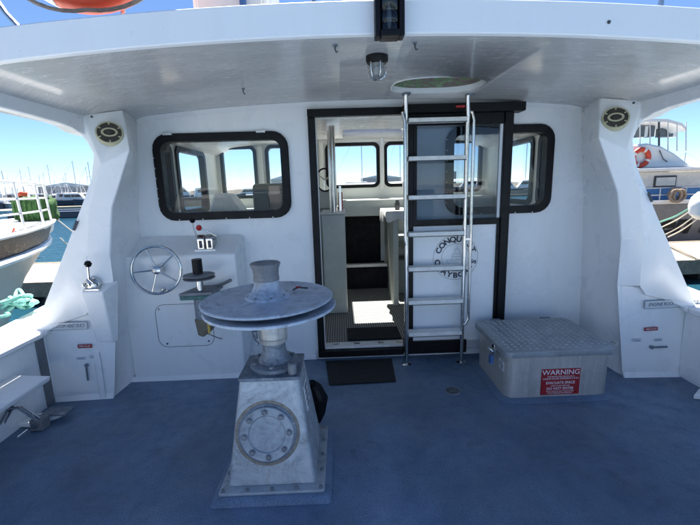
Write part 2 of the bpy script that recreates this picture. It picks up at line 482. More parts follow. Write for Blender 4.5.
# our hull below the deck
hull = thing('fishing_boat_hull', 'white hull and foredeck carrying the wheelhouse and blue deck', 'boat hull', (CX, 2, WZ))
def hull_rings(cx, y_list, half, sheer, keel, stem=0.3):
    rings = []
    for t, y in y_list:
        w = half * t
        rings.append([(cx - w, y, sheer(y)), (cx - w * .97, y, (sheer(y) + keel) / 2 + .1), (cx - w * .72, y, keel + .25), (cx, y, keel),
                      (cx + w * .72, y, keel + .25), (cx + w * .97, y, (sheer(y) + keel) / 2 + .1), (cx + w, y, sheer(y))])
    return rings
prof = [(1, -3.5), (1, 0), (1, 3.2)]
MB().loft(hull_rings(CX, prof, 2.62, lambda y: -.11, -1.9), closed=True).build('hull_bottom', M['boat_white'], hull)
prof = [(1, 3.22), (.99, 4.5), (.94, 5.65), (.92, 5.8), (.70, 7.0), (.36, 8.1), (.02, 8.95)]
shf = lambda y: .35 if y < 4.6 else (.95 + max(0, y - 5.8) * .05 if y > 5.6 else .6)
MB().loft(hull_rings(CX, prof, 2.30, shf, -1.9), closed=False, caps=False).build('bow', M['boat_white'], hull)
mb = MB(); mb.loft([[(CX - 2.29 * t, y, shf(y) - .01), (CX + 2.29 * t, y, shf(y) - .01), (CX + 2.2 * t, y, shf(y) - .06), (CX - 2.2 * t, y, shf(y) - .06)] for t, y in prof[2:-1]])
mb.build('foredeck', M['boat_white'], hull)
for s_ in (-1, 1):
    mb = MB(); mb.loft([[(CX + s_ * 1.92, y, .30), (CX + s_ * 2.29, y, .30), (CX + s_ * 2.29, y, .26), (CX + s_ * 1.92, y, .26)] for y in (3.22, 5.6)]); mb.build('side_deck', M['deck'], hull)
# bow rail
rail = MB()
def bowpt(t, z): 
    a = -1 + 2 * t
    y = 8.6 - 2.9 * abs(a) ** 1.6
    return (CX + a * 1.95, y, z)
MB().tube([bowpt(t / 16, 1.50) for t in range(17)], .02, 8).build('bow_rail', M['far_white'], hull)
MB().tube([bowpt(t / 16, 1.22) for t in range(17)], .014, 8).build('bow_rail', M['far_white'], hull)
for t in (0.02, .14, .26, .38, .5, .62, .74, .86, .98):
    MB().tube([bowpt(t, .72), bowpt(t, 1.5)], .016, 8).build('stanchion', M['far_white'], hull)

# bulwarks -----------------------------------------------------------------
def X(s, u): return CX + s * u
for s, side in ((-1, 'left'), (1, 'right')):
    bw = thing('bulwark', 'white %s bulwark with sunlit cap' % ('port' if s < 0 else 'starboard') +
               (', teal rope lying on it' if s < 0 else ', towards the charcoal hulled cruiser'), 'bulwark', (X(s, 2.45), 0, 0))
    MB().prism([(X(s, 2.28), -3.3, -.02), (X(s, 2.28), -3.3, .5), (X(s, 2.50), -3.3, .5), (X(s, 2.55), -3.3, -.6), (X(s, 2.34), -3.3, -.6)],
               (0, 5.94, 0)).build('bulwark_side', M['white'], bw, bevel=.012)
    MB().prism([(X(s, 2.235), -3.35, .50), (X(s, 2.235), -3.35, .545), (X(s, 2.58), -3.35, .56), (X(s, 2.58), -3.35, .50)],
               (0, 5.92, 0)).build('cap_rail', M['white'], bw, bevel=.012)
    MB().prism([(X(s, 2.235), 2.575, .502), (X(s, 2.235), 2.575, .545), (X(s, 2.58), 2.575, .56), (X(s, 2.58), 2.575, .50)],
               (X(s, .14) - X(s, 0), 2.2, .10)).build('cap_rail', M['white'], bw, bevel=.012)
    if s < 0:
        MB().box(X(s, 2.30), X(s, 2.268), 2.535, 2.60, .004, .499).build('grey_strip', M['grey'], bw)  # dark grey strip at the forward end of the bulwark face
        MB().prism([(X(s, 2.28), -.5, .27), (X(s, 2.06), -.5, .30), (X(s, 2.05), -.5, .335), (X(s, 2.28), -.5, .35)],
                   (0, 2.83, 0)).build('step', M['white'], bw, bevel=.008)
        MB().prism([(X(s, 2.279), -.5, .352), (X(s, 2.16), -.5, .345), (X(s, 2.17), -.5, .385), (X(s, 2.279), -.5, .39)],
                   (0, 2.6, 0)).build('step_lip', M['white'], bw, bevel=.008)

# stern: transom and boarding platform
tr = thing('transom', 'white transom bulwark closing the aft end of the blue deck', 'transom', (CX, -3.4, 0))
MB().box(CX - 2.55, CX + 2.55, -3.52, -3.40, -.6, .50).build('transom_wall', M['white'], tr, bevel=.012)
MB().box(CX - 2.58, CX + 2.58, -3.58, -3.36, .502, .55).build('transom_cap', M['white'], tr, bevel=.012)
MB().box(CX - 2.2, CX + 2.2, -4.5, -3.53, -.70, -.60).build('boarding_platform', M['white'], tr, bevel=.015)

# duct wings ---------------------------------------------------------------
def wing(s):
    lab_ = ('white sculpted side wing with vent duct on the port side, throttle lever mounted on it' if s < 0 else
            'white sculpted side wing with vent duct on the starboard side beside the aluminium hatch')
    w = thing('side_wing', lab_, 'boat wing', (X(s, 1.9), 2.65, 0))
    Y0 = 2.65
    def P(u, y, z): return Vector((X(s, u), y, z))
    mb = MB()
    def q(*p): mb.quad(*[P(*a) for a in p])
    R0 = (1.88, Y0, 0); R1 = (1.76, Y0, 1.03); R2 = (1.70, Y0, 1.36); R3 = (1.535, Y0, 1.725)
    C0 = (1.645, 2.84, 2.005); C1 = (1.80, 2.64, 1.94); W0 = (1.71, D + .005, 1.995); W1 = (1.85, D + .005, 0)
    B = (1.725, 2.63, 1.63); B2 = (1.84, 2.615, 1.35); B3 = (1.89, 2.615, 1.05); B4 = (1.915, 2.62, .70); B5 = (1.97, 2.62, .63)
    E0 = (1.83, 2.62, 1.835); E1 = (1.785, 2.66, 1.735); E2 = (1.79, 2.67, 1.62); E3 = (1.86, 2.67, 1.475)
    E0a = (1.800, 2.64, 1.79); E1a = (1.778, 2.665, 1.68); E2a = (1.818, 2.67, 1.555)
    E4 = (2.02, 2.64, 1.14); E5 = (2.305, 2.60, .57); E6 = (2.36, 2.575, .50)
    # inner side, ridge to wall
    q(W1, R0, R1, (1.80, D + .005, 1.03)); q((1.80, D + .005, 1.03), R1, R2, (1.78, D + .005, 1.36))
    q((1.78, D + .005, 1.36), R2, R3, (1.735, D + .005, 1.725)); q((1.735, D + .005, 1.725), R3, C0, W0)
    # vent face
    q(C0, R3, B, C1)
    # narrow face
    q(R3, R2, B2, B); q(R2, R1, B3, B2); q(R1, (1.80, Y0, .70), B4, B3)
    # lower face
    q((1.80, Y0, .70), R0, (2.275, 2.62, 0), (2.31, 2.66, .63)); q((1.80, Y0, .70), (2.31, 2.66, .63), B5, B4)
    # panel towards the opening
    q(C1, B, E1, E0a, E0); q(B, B2, E2, E1a, E1); q(B2, E3, E2a, E2); q(B2, B3, E4, E3); q(B3, B4, B5, (2.12, 2.64, .585), E5, E4)
    q((2.12, 2.64, .585), (2.24, 2.60, .53), E6, E5)
    # underside lip of the panel
    q(B4, B5, (1.98, 2.70, .62), (1.93, 2.70, .69)); q(B5, (2.12, 2.64, .585), (2.12, 2.70, .575), (1.98, 2.70, .62))
    q((2.12, 2.64, .585), (2.24, 2.60, .53), (2.24, 2.70, .52), (2.12, 2.70, .575)); q((2.24, 2.60, .53), E6, (2.36, 2.70, .49), (2.24, 2.70, .52))
    # opening edge, wrapping forward and outboard
    E = [E0, E0a, E1, E1a, E2, E2a, E3, E4, E5, E6]
    F = [(u + .035, y + .10, z + .0) for u, y, z in E]
    for i in range(len(E) - 1): q(E[i], E[i + 1], F[i + 1], F[i])
    G = [(u + .03, D + .35, z) for u, y, z in E]
    for i in range(len(E) - 1): q(F[i], F[i + 1], G[i + 1], G[i])
    bmesh.ops.remove_doubles(mb.bm, verts=mb.bm.verts, dist=.0008)
    o = mb.build('duct_body', M['white'], w, bevel=.010, segs=3)
    o.modifiers['bevel'].angle_limit = R(12)
    # beam running aft under the roof edge
    bm_ = MB()
    bm_.loft([[(X(s, 1.79), y, soffit(X(s, 1.79)) + .02), (X(s, 1.80), y, zl - .012), (X(s, 1.90), y, zl), (X(s, 1.95), y, soffit(X(s, 1.95)) + .05)]
              for y, zl in ((1.86, 1.885), (2.2, 1.88), (2.42, 1.872), (2.53, 1.86), (2.60, 1.838), (2.74, 1.83))])
    bm_.build('roof_edge_beam', M['white'], w, bevel=.008)
    # floor cove
    if s > 0:
        MB().prism([(X(s, 2.275), 2.618, 0), (X(s, 2.30), 2.40, 0), (X(s, 2.30), 2.40, .46), (X(s, 2.285), 2.618, .52)], (.05, .03, 0)).build('corner_fillet', M['white'], w, bevel=.006)
    MB().prism([(X(s, 1.875), 2.645, .0), (X(s, 1.875), 2.62, 0), (X(s, 1.875), 2.645, .035)], (X(s, .40) - X(s, 0), -.02, 0)).build('deck_cove', M['white'], w)
    # small drill holes / screws
    MB().cyl(tuple(P(1.735, 2.632, 1.93)), (0, -1, 0), .008, .004, 8).build('screw_hole', M['darkgrey'], w)
    # handhold recess plate in the panel
    pz = P(1.915, 2.625, 1.32) if s > 0 else P(1.945, 2.625, 1.25)
    MB().box(-.010, .010, 0, .006, -.035, .035, Matrix.Translation(pz) @ Matrix.Rotation(R(-28 * s), 4, 'Y')).build('handhold', M['print_dark'], w, bevel=.004)
    return w
wL = wing(-1); wR = wing(1)

# ================================================================== WHEELHOUSE
wh = thing('wheelhouse', 'white wheelhouse with black framed windows and sliding doorway under an overhanging roof', 'wheelhouse', (CX, D, 0))
TH = 0.05
def wall_grid(mb, x0, x1, z0, z1, y, th, holes, axis='Y'):
    xs = sorted({x0, x1, *[h[0] for h in holes], *[h[1] for h in holes]})
    zs = sorted({z0, z1, *[h[2] for h in holes], *[h[3] for h in holes]})
    def solid(i, j):
        if i < 0 or j < 0 or i >= len(xs) - 1 or j >= len(zs) - 1: return False
        cx, cz = (xs[i] + xs[i + 1]) / 2, (zs[j] + zs[j + 1]) / 2
        return not any(h[0] < cx < h[1] and h[2] < cz < h[3] for h in holes)
    def p(a, yy, z): return (a, yy, z) if axis == 'Y' else (yy, a, z)
    for i in range(len(xs) - 1):
        for j in range(len(zs) - 1):
            if not solid(i, j): continue
            a, b, c, d = xs[i], xs[i + 1], zs[j], zs[j + 1]
            mb.quad(p(a, y, c), p(b, y, c), p(b, y, d), p(a, y, d))
            mb.quad(p(a, y + th, c), p(a, y + th, d), p(b, y + th, d), p(b, y + th, c))
            if not solid(i - 1, j): mb.quad(p(a, y, c), p(a, y, d), p(a, y + th, d), p(a, y + th, c))
            if not solid(i + 1, j): mb.quad(p(b, y, c), p(b, y + th, c), p(b, y + th, d), p(b, y, d))
            if not solid(i, j - 1): mb.quad(p(a, y, c), p(a, y + th, c), p(b, y + th, c), p(b, y, c))
            if not solid(i, j + 1): mb.quad(p(a, y, d), p(b, y, d), p(b, y + th, d), p(a, y + th, d))
    bmesh.ops.remove_doubles(mb.bm, verts=mb.bm.verts, dist=.0005)
    return mb
LW = (-1.42, -.385, 1.225, 1.885); RW = (.84, 1.695, 1.20, 1.885)
def inset(w, d): return (w[0] + d, w[1] - d, w[2] + d, w[3] - d)
DOOR = (-.165, .545, .10, 1.972)
wall_grid(MB(), CX - 1.88, CX + 1.88, 0, 2.11, D, TH, [inset(LW, .055), inset(RW, .055), DOOR]).build('aft_wall', M['white'], wh, smooth=False)
MB().box(-.83, -.24, D - .022, D + .001, 0, .055).build('wall_cove', M['white'], wh, bevel=.01)
MB().box(1.0, 2.03, D - .022, D + .001, 0, .055).build('wall_cove', M['white'], wh, bevel=.01)

def window(w, y, name='window', parent=wh, fw=.062, hinge=False, th=.03, glass='glass', r=.12, clips=True):
    """a rounded black frame; returns frame part with pane and fittings as sub-parts"""
    a = rrect(*w, r); b = rrect(*inset(w, fw), max(.02, r - fw + .012))
    mb = MB()
    n = len(a)
    ring = []
    for yy, pts in ((y + .004, a), (y - th + .006, inset_pts(a, w, .0)), (y - th, inset_pts(a, w, .006)), (y - th, inset_pts(b, w, -.0)), (y + TH, b)):
        ring.append([(px, yy, pz) for px, pz in pts])
    mb.loft(ring, caps=False)
    f = mb.build(name, M['black'], parent)
    g = MB(); g.quad(*[(px, y + .015, pz) for px, pz in rrect(*inset(w, fw - .008), .05)])
    g.build('pane', M[glass], f, smooth=False)
    if clips:
        c = 0
        for k in range(7):
            zz = w[2] + .1 + (w[3] - w[2] - .2) * k / 6
            MB().cyl((w[0] + .006, y - th + .002, zz), (0, -1, 0), .005, .003, 8).build('screw', M['mast'], f)
        for k in range(5):
            xx = w[0] + .15 + (w[1] - w[0] - .3) * k / 4
            MB().cyl((xx, y - th + .002, w[2] + .007), (0, -1, 0), .005, .003, 8).build('screw', M['mast'], f)
    if hinge:
        for xx in (w[0] + .13, w[1] - .20):
            MB().box(xx - .035, xx + .035, y - th - .008, y - th + .001, w[3] - .012, w[3] + .006).build('hinge', M['brushed'], f, bevel=.002)
    return f
def inset_pts(pts, w, d):
    cx, cz = (w[0] + w[1]) / 2, (w[2] + w[3]) / 2
    hw, hh = (w[1] - w[0]) / 2, (w[3] - w[2]) / 2
    return [(cx + (px - cx) * (hw - d) / hw, cz + (pz - cz) * (hh - d) / hh) for px, pz in pts]
window(LW, D, hinge=True)
window(RW, D)

# door surround: tracks and jambs
MB().box(-.225, -.17, D - .035, D + .06, .075, 1.973).build('door_jamb', M['black'], wh, bevel=.004)
MB().box(1.262, 1.328, D - .105, D - .001, .14, 1.968).build('door_jamb', M['black'], wh, bevel=.004)
MB().box(-.225, 1.36, D - .055, D - .001, 1.975, 2.030).build('door_track', M['black'], wh, bevel=.003)
MB().box(-.20, 1.35, D - .105, D - .056, 1.925, 2.068).build('track_cover', M['black'], wh, bevel=.004) if False else None
MB().box(.49, 1.41, D - .12, D - .002, 1.97, 2.035).build('track_cover', M['black'], wh, bevel=.008)
MB().box(-.225, .50, D - .06, D - .001, .035, .09).build('door_sill', M['black'], wh, bevel=.004)
MB().box(.50, 1.02, D - .10, D - .001, .055, .165).build('door_track', M['black'], wh, bevel=.004)
MB().box(-.17, .55, D - .02, D + .085, .093, .112).build('threshold_plate', M['brushed'], wh, bevel=.004)
for xx in (-.10, .08, .29, .45):
    MB().box(xx, xx + .05, D + .02, D + .05, .1125, .116).build('threshold_stud', M['steel'], wh)

# sliding door leaf (a part of the wheelhouse) with its own window and logo
DY = D - .075
leaf = MB()
wall_grid(leaf, .55, 1.26, .155, 1.968, DY, .03, [(.60, 1.24, 1.165, 1.90)])
leaf = leaf.build('sliding_door', M['white'], wh, smooth=False)
MB().box(.512, .572, DY - .016, DY + .035, .156, 1.967).build('door_stile', M['black'], leaf, bevel=.003)
MB().box(.573, 1.26, DY - .012, DY - .001, 1.885, 1.966).build('top_rail', M['black'], leaf)
MB().box(.573, 1.26, DY - .012, DY - .001, 1.125, 1.175).build('glazing_bar', M['black'], leaf)
MB().box(.573, .60, DY - .012, DY - .001, 1.175, 1.885).build('glazing_bar', M['black'], leaf)
MB().box(1.238, 1.2615, DY - .012, DY - .001, .16, 1.125).build('glazing_bar', M['black'], leaf)
g = MB(); g.quad((.59, DY + .01, 1.15), (1.25, DY + .01, 1.15), (1.25, DY + .01, 1.91), (.59, DY + .01, 1.91))
g.build('pane', M['glass_dark'], leaf, smooth=False)
# round logo
lc = at(455.5, 257.5, DY); LR = .170
mb = MB()
def ring_flat(mb, c, r, w, y, n=64):
    for k in range(n):
        a, b = 2 * PI * k / n, 2 * PI * (k + 1) / n
        mb.quad(*[(c[0] + rr * math.cos(t), y, c[2] + rr * math.sin(t)) for rr, t in ((r, a), (r, b), (r - w, b), (r - w, a))])
yl = DY - .0025
ring_flat(mb, lc, LR + .012, .0022, yl); ring_flat(mb, lc, LR - .056, .0020, yl)
def arc_text(mb, txt, c, r, a_mid, step, size, y, flip=False):
    n = len(txt)
    for i, ch in enumerate(txt):
        if ch == ' ': continue
        a = a_mid - (i - (n - 1) / 2) * step if not flip else a_mid + (i - (n - 1) / 2) * step
        ar = R(a)
        rot = ar - PI / 2 if not flip else ar + PI / 2
        mt = Matrix.Translation((c[0] + r * math.cos(ar), y, c[2] + r * math.sin(ar))) @ Matrix.Rotation(-rot, 4, 'Y') @ STAND
        text_bm(mb, ch, size, mt, .0005, sx=1.1, bold=.0024)
arc_text(mb, 'O CONQUEST S', lc, LR - .022, 90, 19, .060, yl)
arc_text(mb, '-AYBOA-', lc, LR - .022, 270, 19, .060, yl, True)
mb.build('logo_lettering', M['print_dark'], leaf, smooth=False, recalc=False)
mb = MB()
def line(mb, p, q, w, y):
    p, q = Vector((p[0], 0, p[1])), Vector((q[0], 0, q[1])); d = (q - p).normalized(); n_ = Vector((-d.z, 0, d.x)) * w / 2
    mb.quad(*[(v.x, y, v.z) for v in (p - n_, q - n_, q + n_, p + n_)])
def lp(a, b): return (lc[0] + a, lc[2] + b)
for a, b in (((-.075, -.02), (.08, -.015)), ((-.075, -.02), (-.05, -.055)), ((-.05, -.055), (.06, -.055)), ((.06, -.055), (.08, -.015)),
             ((-.035, -.015), (-.02, .03)), ((-.02, .03), (.04, .03)), ((.04, .03), (.05, -.012)), ((-.01, .03), (-.005, .07)), ((-.005, .07), (.03, .068)),
             ((.03, .068), (.035, .03)), ((-.03, .008), (.045, .008)), ((.012, .07), (.012, .095)), ((-.09, -.062), (.09, -.064)), ((-.07, -.075), (.075, -.077))):
    line(mb, lp(*a), lp(*b), .0035, yl)
mb.build('logo_drawing', M['print_pale'], leaf, smooth=False)

# side walls and front wall of the wheelhouse --------------------------------
FY = 5.55
for s in (-1, 1):
    xs = X(s, 1.86)
    holes = [(3.35, 4.02, 1.24, 1.88), (4.20, 5.00, 1.24, 1.88)]
    wall_grid(MB(), D + .05, FY, 0, 2.03, xs, .05 * s, holes, axis='X').build('side_wall', M['cream_in'], wh, smooth=False)
    for a, b, c, d in holes:
        pts = rrect(a - .04, b + .04, c - .04, d + .04, .09); pin = rrect(a + .015, b - .015, c + .015, d - .015, .06)
        mb = MB()
        mb.loft([[(xs - .002 * s, py, pz) for py, pz in pts], [(xs - .022 * s, py, pz) for py, pz in pts], [(xs - .022 * s, py, pz) for py, pz in pin],
                 [(xs + .05 * s, py, pz) for py, pz in pin]], caps=False)
        f = mb.build('window', M['black'], wh)
        g = MB(); g.quad(*[(xs + .02 * s, py, pz) for py, pz in rrect(a, b, c, d, .05)]); g.build('pane', M['glass'], f, smooth=False)
# front wall with five windows, leaning a little aft at the top
fx0, fx1 = CX - 1.86, CX + 1.86
fw = []
for px0, px1 in ((205, 256), (266, 317), (326, 379), (384.5, 438), (447, 499)):
    a = at(px0, 160, FY).x; b = at(px1, 160, FY).x
    fw.append((a, b, 1.34 if px0 in (205, 266, 447) else 1.44, 2.03))
fw = [(max(a, fx0 + .06), min(b, fx1 - .06), c, d) for a, b, c, d in fw]
wall_grid(MB(), fx0, fx1, .62, 2.10, FY, .05, [inset(w, .02) for w in fw]).build('front_wall', M['cream_in'], wh, smooth=False)
for w in fw: window(inset(w, -.01), FY, clips=False, fw=.045, th=.018, r=.09)
for a, b in zip(fw, fw[1:]):
    xm = (a[1] + b[0]) / 2
    MB().box(xm - .03, xm + .03, FY - .05, FY - .001, 1.40, 2.10).build('mullion', M['cream_in'], wh, bevel=.015)
MB().box(fx0 + .02, fx1 - .02, FY - .016, FY - .001, 2.04, 2.12).build('header', M['cream_in'], wh, bevel=.006)

# roof: cambered shell with hatch opening -----------------------------------
HC = (0.665, 2.72); HRX, HRY = .305, .21
SK = (.06, .86, 4.66, 5.50)      # unseen skylight, added so sun reaches the cabin floor
def roof():
    n = 70
    xa, xb = CX - 2.0, CX + 2.0
    rt = MB()
    top = []; bot = []
    for i in range(n + 1):
        x = xa + (xb - xa) * i / n
        bot.append((x, soffit(x))); top.append((x, soffit(x) + .125 + .004))
    pts = bot + top[::-1]
    rt.prism([(x, 1.85, z) for x, z in pts], (0, 3.80, 0))
    o = rt.build('roof', M['soffit'], wh)
    cut = MB()
    cut.prism([(HC[0] + HRX * math.copysign(abs(math.cos(a)) ** .75, math.cos(a)), HC[1] + HRY * math.copysign(abs(math.sin(a)) ** .75, math.sin(a)), 1.9)
               for a in [2 * PI * k / 48 for k in range(48)]], (0, 0, .5))
    cut.box(SK[0], SK[1], SK[2], SK[3], 1.9, 2.4)
    c = cut.build('cut', M['black'])
    m = o.modifiers.new('b', 'BOOLEAN'); m.object = c; m.operation = 'DIFFERENCE'; m.solver = 'EXACT'
    dg = bpy.context.evaluated_depsgraph_get()
    me = bpy.data.meshes.new_from_object(o.evaluated_get(dg))
    o.modifiers.clear(); o.data = me
    bpy.data.objects.remove(c)
    return o
ro = roof()
skl = thing('added_skylight', 'glazed skylight added to the wheelhouse roof to throw a sunlit patch on the cabin mat', 'skylight', (.46, 5.05, 2.1))
zk = 2.225
for a, b, c_, d in ((SK[0] - .04, SK[1] + .04, SK[2] - .04, SK[2] - .001), (SK[0] - .04, SK[1] + .04, SK[3] + .001, SK[3] + .04), (SK[0] - .04, SK[0] - .001, SK[2], SK[3]), (SK[1] + .001, SK[1] + .04, SK[2], SK[3])):
    MB().box(a, b, c_, d, zk - .03, zk + .02).build('frame', M['white'], skl)
g = MB(); g.quad((SK[0], SK[2], zk), (SK[1], SK[2], zk), (SK[1], SK[3], zk), (SK[0], SK[3], zk)); g.build('pane', M['glass'], skl, smooth=False)
# fascia board along the aft edge, rounded at the lower lip
mb = MB(); n = 60
for zlo, zhi, y0, y1 in ((-.006, .137, 1.825, 1.849),):
    rings = []
    for i in range(n + 1):
        x = CX - 2.02 + 4.04 * i / n; z = soffit(x)
        rings.append([(x, y0, z + zlo + .006), (x, y1, z + zlo), (x, y1, z + zhi), (x, y0, z + zhi - .006)])
    mb.loft(rings)
mb.build('fascia', M['roof_white'], wh, bevel=.004)
for s in (-1, 1):
    MB().prism([(X(s, 1.98), 1.86, 2.01), (X(s, 2.27), 1.86, 2.025), (X(s, 2.27), 1.86, 2.06), (X(s, 1.98), 1.86, 2.10)], (0, 3.78, 0)).build('added_roof_shade', M['roof_white'], wh, bevel=.012, segs=3)  # side slab added out of view to keep sun off deck and step
# coved strip where the aft wall meets the soffit, white
mb = MB(); rings = []
for i in range(n + 1):
    x = CX - 1.70 + 3.40 * i / n; z = soffit(x)
    rings.append([(x, D - .001, z - .03), (x, D - .03, z + .001), (x, D - .001, z + .01)])
mb.loft(rings); mb.build('wall_cove', M['white'], wh)
# ceiling of the cabin
MB().box(fx0 + .0, fx1 - .0, D + .06, FY, 2.01, 2.03).build('headliner', M['cream_in'], wh, smooth=False) if False else None

# roof hatch rim + lid
rh = thing('roof_hatch', 'rounded roof hatch with dark green streaked cover above the ladder', 'hatch', (HC[0], HC[1], soffit(HC[0])))
def oval(rx, ry, z, n=48): return [(HC[0] + rx * math.copysign(abs(math.cos(a)) ** .75, math.cos(a)), HC[1] + ry * math.copysign(abs(math.sin(a)) ** .75, math.sin(a)), z) for a in [2 * PI * k / n for k in range(n)]]
zs_ = soffit(HC[0])
MB().loft([oval(HRX, HRY, zs_ - .001), oval(HRX, HRY, zs_ + .035), oval(HRX - .007, HRY - .007, zs_ + .035), oval(HRX - .007, HRY - .007, zs_ - .001), oval(HRX, HRY, zs_ - .001)], caps=False).build('rim', M['white'], rh)
MB().loft([oval(HRX + .0, HRY, zs_ + .16), oval(HRX - .012, HRY - .012, zs_ + .16), oval(HRX - .012, HRY - .012, zs_ + .036), oval(HRX, HRY, zs_ + .036), oval(HRX, HRY, zs_ + .16)], caps=False).build('coaming', M['weed'], rh)
MB().loft([oval(HRX + .03, HRY + .03, zs_ + .15), oval(HRX + .03, HRY + .03, zs_ + .185)]).build('cover', M['weed'], rh)

# ------------------------------------------------------------------ cabin interior
structure(MB().box(fx0, fx1, D + .051, 6.4, .02, .085).build('cabin_floor', M['rib'], smooth=False))
tag(MB().box(.03, .515, D + .16, D + .46, .088, .100).build('cabin_mat', M['blackmat'], bevel=.003), 'black mat lying on the ribbed cabin floor just inside the doorway', 'mat')
inn = wh
# helm console strip along front, companionway shade painted as near-black panels
MB().box(CX - 1.84, .02, 4.95, FY - .001, .60, 1.20).build('dash', M['cabgrey'], wh, bevel=.01)
MB().box(.02, fx1 - .02, 5.05, FY - .001, 1.07, 1.28).build('dash', M['cabgrey'], wh, bevel=.01)
MB().box(.02, .56, 5.50, 5.54, .086, 1.065).build('companionway', M['shade_black'], wh)
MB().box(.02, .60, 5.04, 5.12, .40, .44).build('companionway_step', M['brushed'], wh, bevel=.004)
MB().box(.02, .60, 5.13, 5.49, .086, .395).build('companionway_riser', M['shade_black'], wh)
MB().box(CX - 1.84, .018, 5.03, 5.54, .086, .598).build('locker_front', M['cabgrey'], wh)
MB().box(.62, fx1 - .02, 5.06, 5.54, .086, 1.068).build('bulkhead', M['cabgrey'], wh)
# cabinet with pole just inside the door
a = at(322, 222, 4.2); b = at(345, 222, 4.2)
cab = thing('cabinet', 'pale grey cabinet with a chrome pole rising from it inside the doorway', 'cabinet', ((a.x + b.x) / 2, 4.2, .085))
MB().box(a.x, b.x, 4.1, 4.7, .087, 1.17).build('cabinet_body', M['cabgrey'], cab, bevel=.01)
MB().box(a.x - .01, b.x + .01, 4.08, 4.71, 1.171, 1.19).build('cabinet_top', M['cushion'], cab, bevel=.005)
pz = at(334, 200, 4.15)
MB().cyl((pz.x, 4.15, 1.191), (0, 0, 1), .032, .87, 16).build('pole', M['steel'], cab)
MB().cyl((pz.x - .035, 4.22, 1.191), (0, 0, 1), .014, .83, 10).build('pole', M['steel'], cab)
MB().box(b.x - .055, b.x - .03, 4.2, 4.22, 1.192, 1.46).build('bracket', M['steel'], cab)
q_ = at(340, 200, 4.2)
tag(MB().box(q_.x - .02, q_.x + .03, 4.28, 4.36, 1.192, 1.40).build('fire_extinguisher', M['red'], bevel=.015), 'small red canister standing on the grey cabinet beside the pole', 'canister')
# small wheel at the inside helm
wc = at(325, 180, 4.7)
MB().box(wc.x - .12, wc.x + .1, 4.72, 4.94, 1.20, 1.42).build('instrument_pod', M['cabgrey'], wh, bevel=.01)
hw = thing('steering_wheel', 'small dark wheel at the inside helm beside the chrome pole', 'wheel', tuple(wc))
ring_ = [(wc.x + .10 * math.cos(2 * PI * k / 24), 4.66, wc.z + .13 * math.sin(2 * PI * k / 24)) for k in range(24)]
MB().tube(ring_, .010, 8, True).build('rim', M['black'], hw)
for k in range(3):
    aa = 2 * PI * k / 3 + .5
    MB().tube([(wc.x, 4.66, wc.z), (wc.x + .10 * math.cos(aa), 4.66, wc.z + .13 * math.sin(aa))], .008, 6).build('spoke', M['steel'], hw)
# table with cloth and seats at right of the doorway
t0 = at(383, 207, 4.4); 
tb = thing('saloon_table', 'table under a draped white cloth seen through the doorway', 'table', (.9, 4.4, .085))
MB().box(.52, 1.35, 4.25, 4.85, 1.14, 1.17).build('tabletop', M['cabgrey'], tb)
MB().box(.58, .64, 4.3, 4.8, .087, 1.138).build('support', M['cabgrey'], tb, bevel=.005)
mb = MB(); nn = 26
for side in range(1):
    top_ = []; low_ = []
    per = [(.50 + .87 * t / nn, 4.235) for t in range(nn + 1)] 
    path = [(.495, 4.87 - .64 * t / 14) for t in range(15)] + per
    rings = []
    for i, (x_, y_) in enumerate(path):
        drop = .10 + .035 * math.sin(i * .9) + .03 * math.sin(i * .37)
        wv = .010 * math.sin(i * 1.4)
        rings.append([(x_, y_, 1.176), (x_ - .008 + wv, y_ - .008 + wv, 1.15), (x_ - .012 + wv, y_ - .014 + wv, 1.176 - drop)])
    mb.loft(rings, caps=False, closed=False)
    mb.quad((.495, 4.87, 1.176), (.495, 4.23, 1.176), (1.37, 4.235, 1.176), (1.37, 4.87, 1.176))
tag(mb.build('tablecloth', M['cloth']), 'white cloth draped over the saloon table edge', 'tablecloth')
for k, (px, py, lb) in enumerate(((394, 238, 'upper white seat cushion beside the saloon table'), (393, 252, 'lower white seat cushion beside the saloon table'))):
    p = at(px, py, 4.80)
    tag(MB().box(p.x, p.x + .5, 4.78 + .0 * k, 5.03, p.z - .04, p.z + .04).build('seat_cushion', M['cushion'], bevel=.02), lb, 'cushion', 'seat cushions at the saloon table')
MB().box(at(395, 260, 4.85).x, 1.4, 4.80, 5.03, .087, at(392, 258, 4.8).z - .03).build('seat_locker', M['cabgrey'], wh, bevel=.01)
# cup on the table
p = at(399, 204, 4.4)
tag(MB().lathe([(.02, 0), (.03, .0), (.032, .07), (.022, .085), (.02, .11)], Matrix.Translation((p.x - .02, 4.4, 1.178)), 14).build('jar', M['darkgrey']), 'small dark jar standing on the white tablecloth', 'jar')
# helm chair and covered screen seen through the left window
h = thing('helm_chair', 'black upholstered helm chair seen through the left wheelhouse window', 'chair', (-.62, 4.3, .085))
c0 = at(254, 212, 4.3); c1 = at(286, 183, 4.3)
MB().box(c0.x, c1.x, 4.27, 4.40, 1.02, c1.z).build('backrest', M['black'], h, bevel=.04, segs=3)
MB().box(c0.x, c1.x, 4.38, 4.85, .92, 1.04).build('seat', M['black'], h, bevel=.03, segs=3)
MB().cyl(((c0.x + c1.x) / 2, 4.6, .087), (0, 0, 1), .05, .83, 16).build('pedestal', M['steel'], h)
MB().box(c0.x + .03, c1.x - .03, 4.255, 4.27, c1.z - .10, c1.z - .085).build('piping', M['grey'], h)
d0 = at(208, 213, 4.6); d1 = at(240, 194, 4.6)
mb = MB(); mb.prism([(d0.x, 4.6, 1.20), (d0.x + .10, 4.55, d1.z + .02), (d1.x - .12, 4.55, d1.z), (d1.x, 4.6, 1.20)], (0, .36, -.0))
tag(mb.build('covered_screen', M['cloth'], bevel=.03), 'instrument under a crumpled white cover on the dash behind the left window', 'cover')
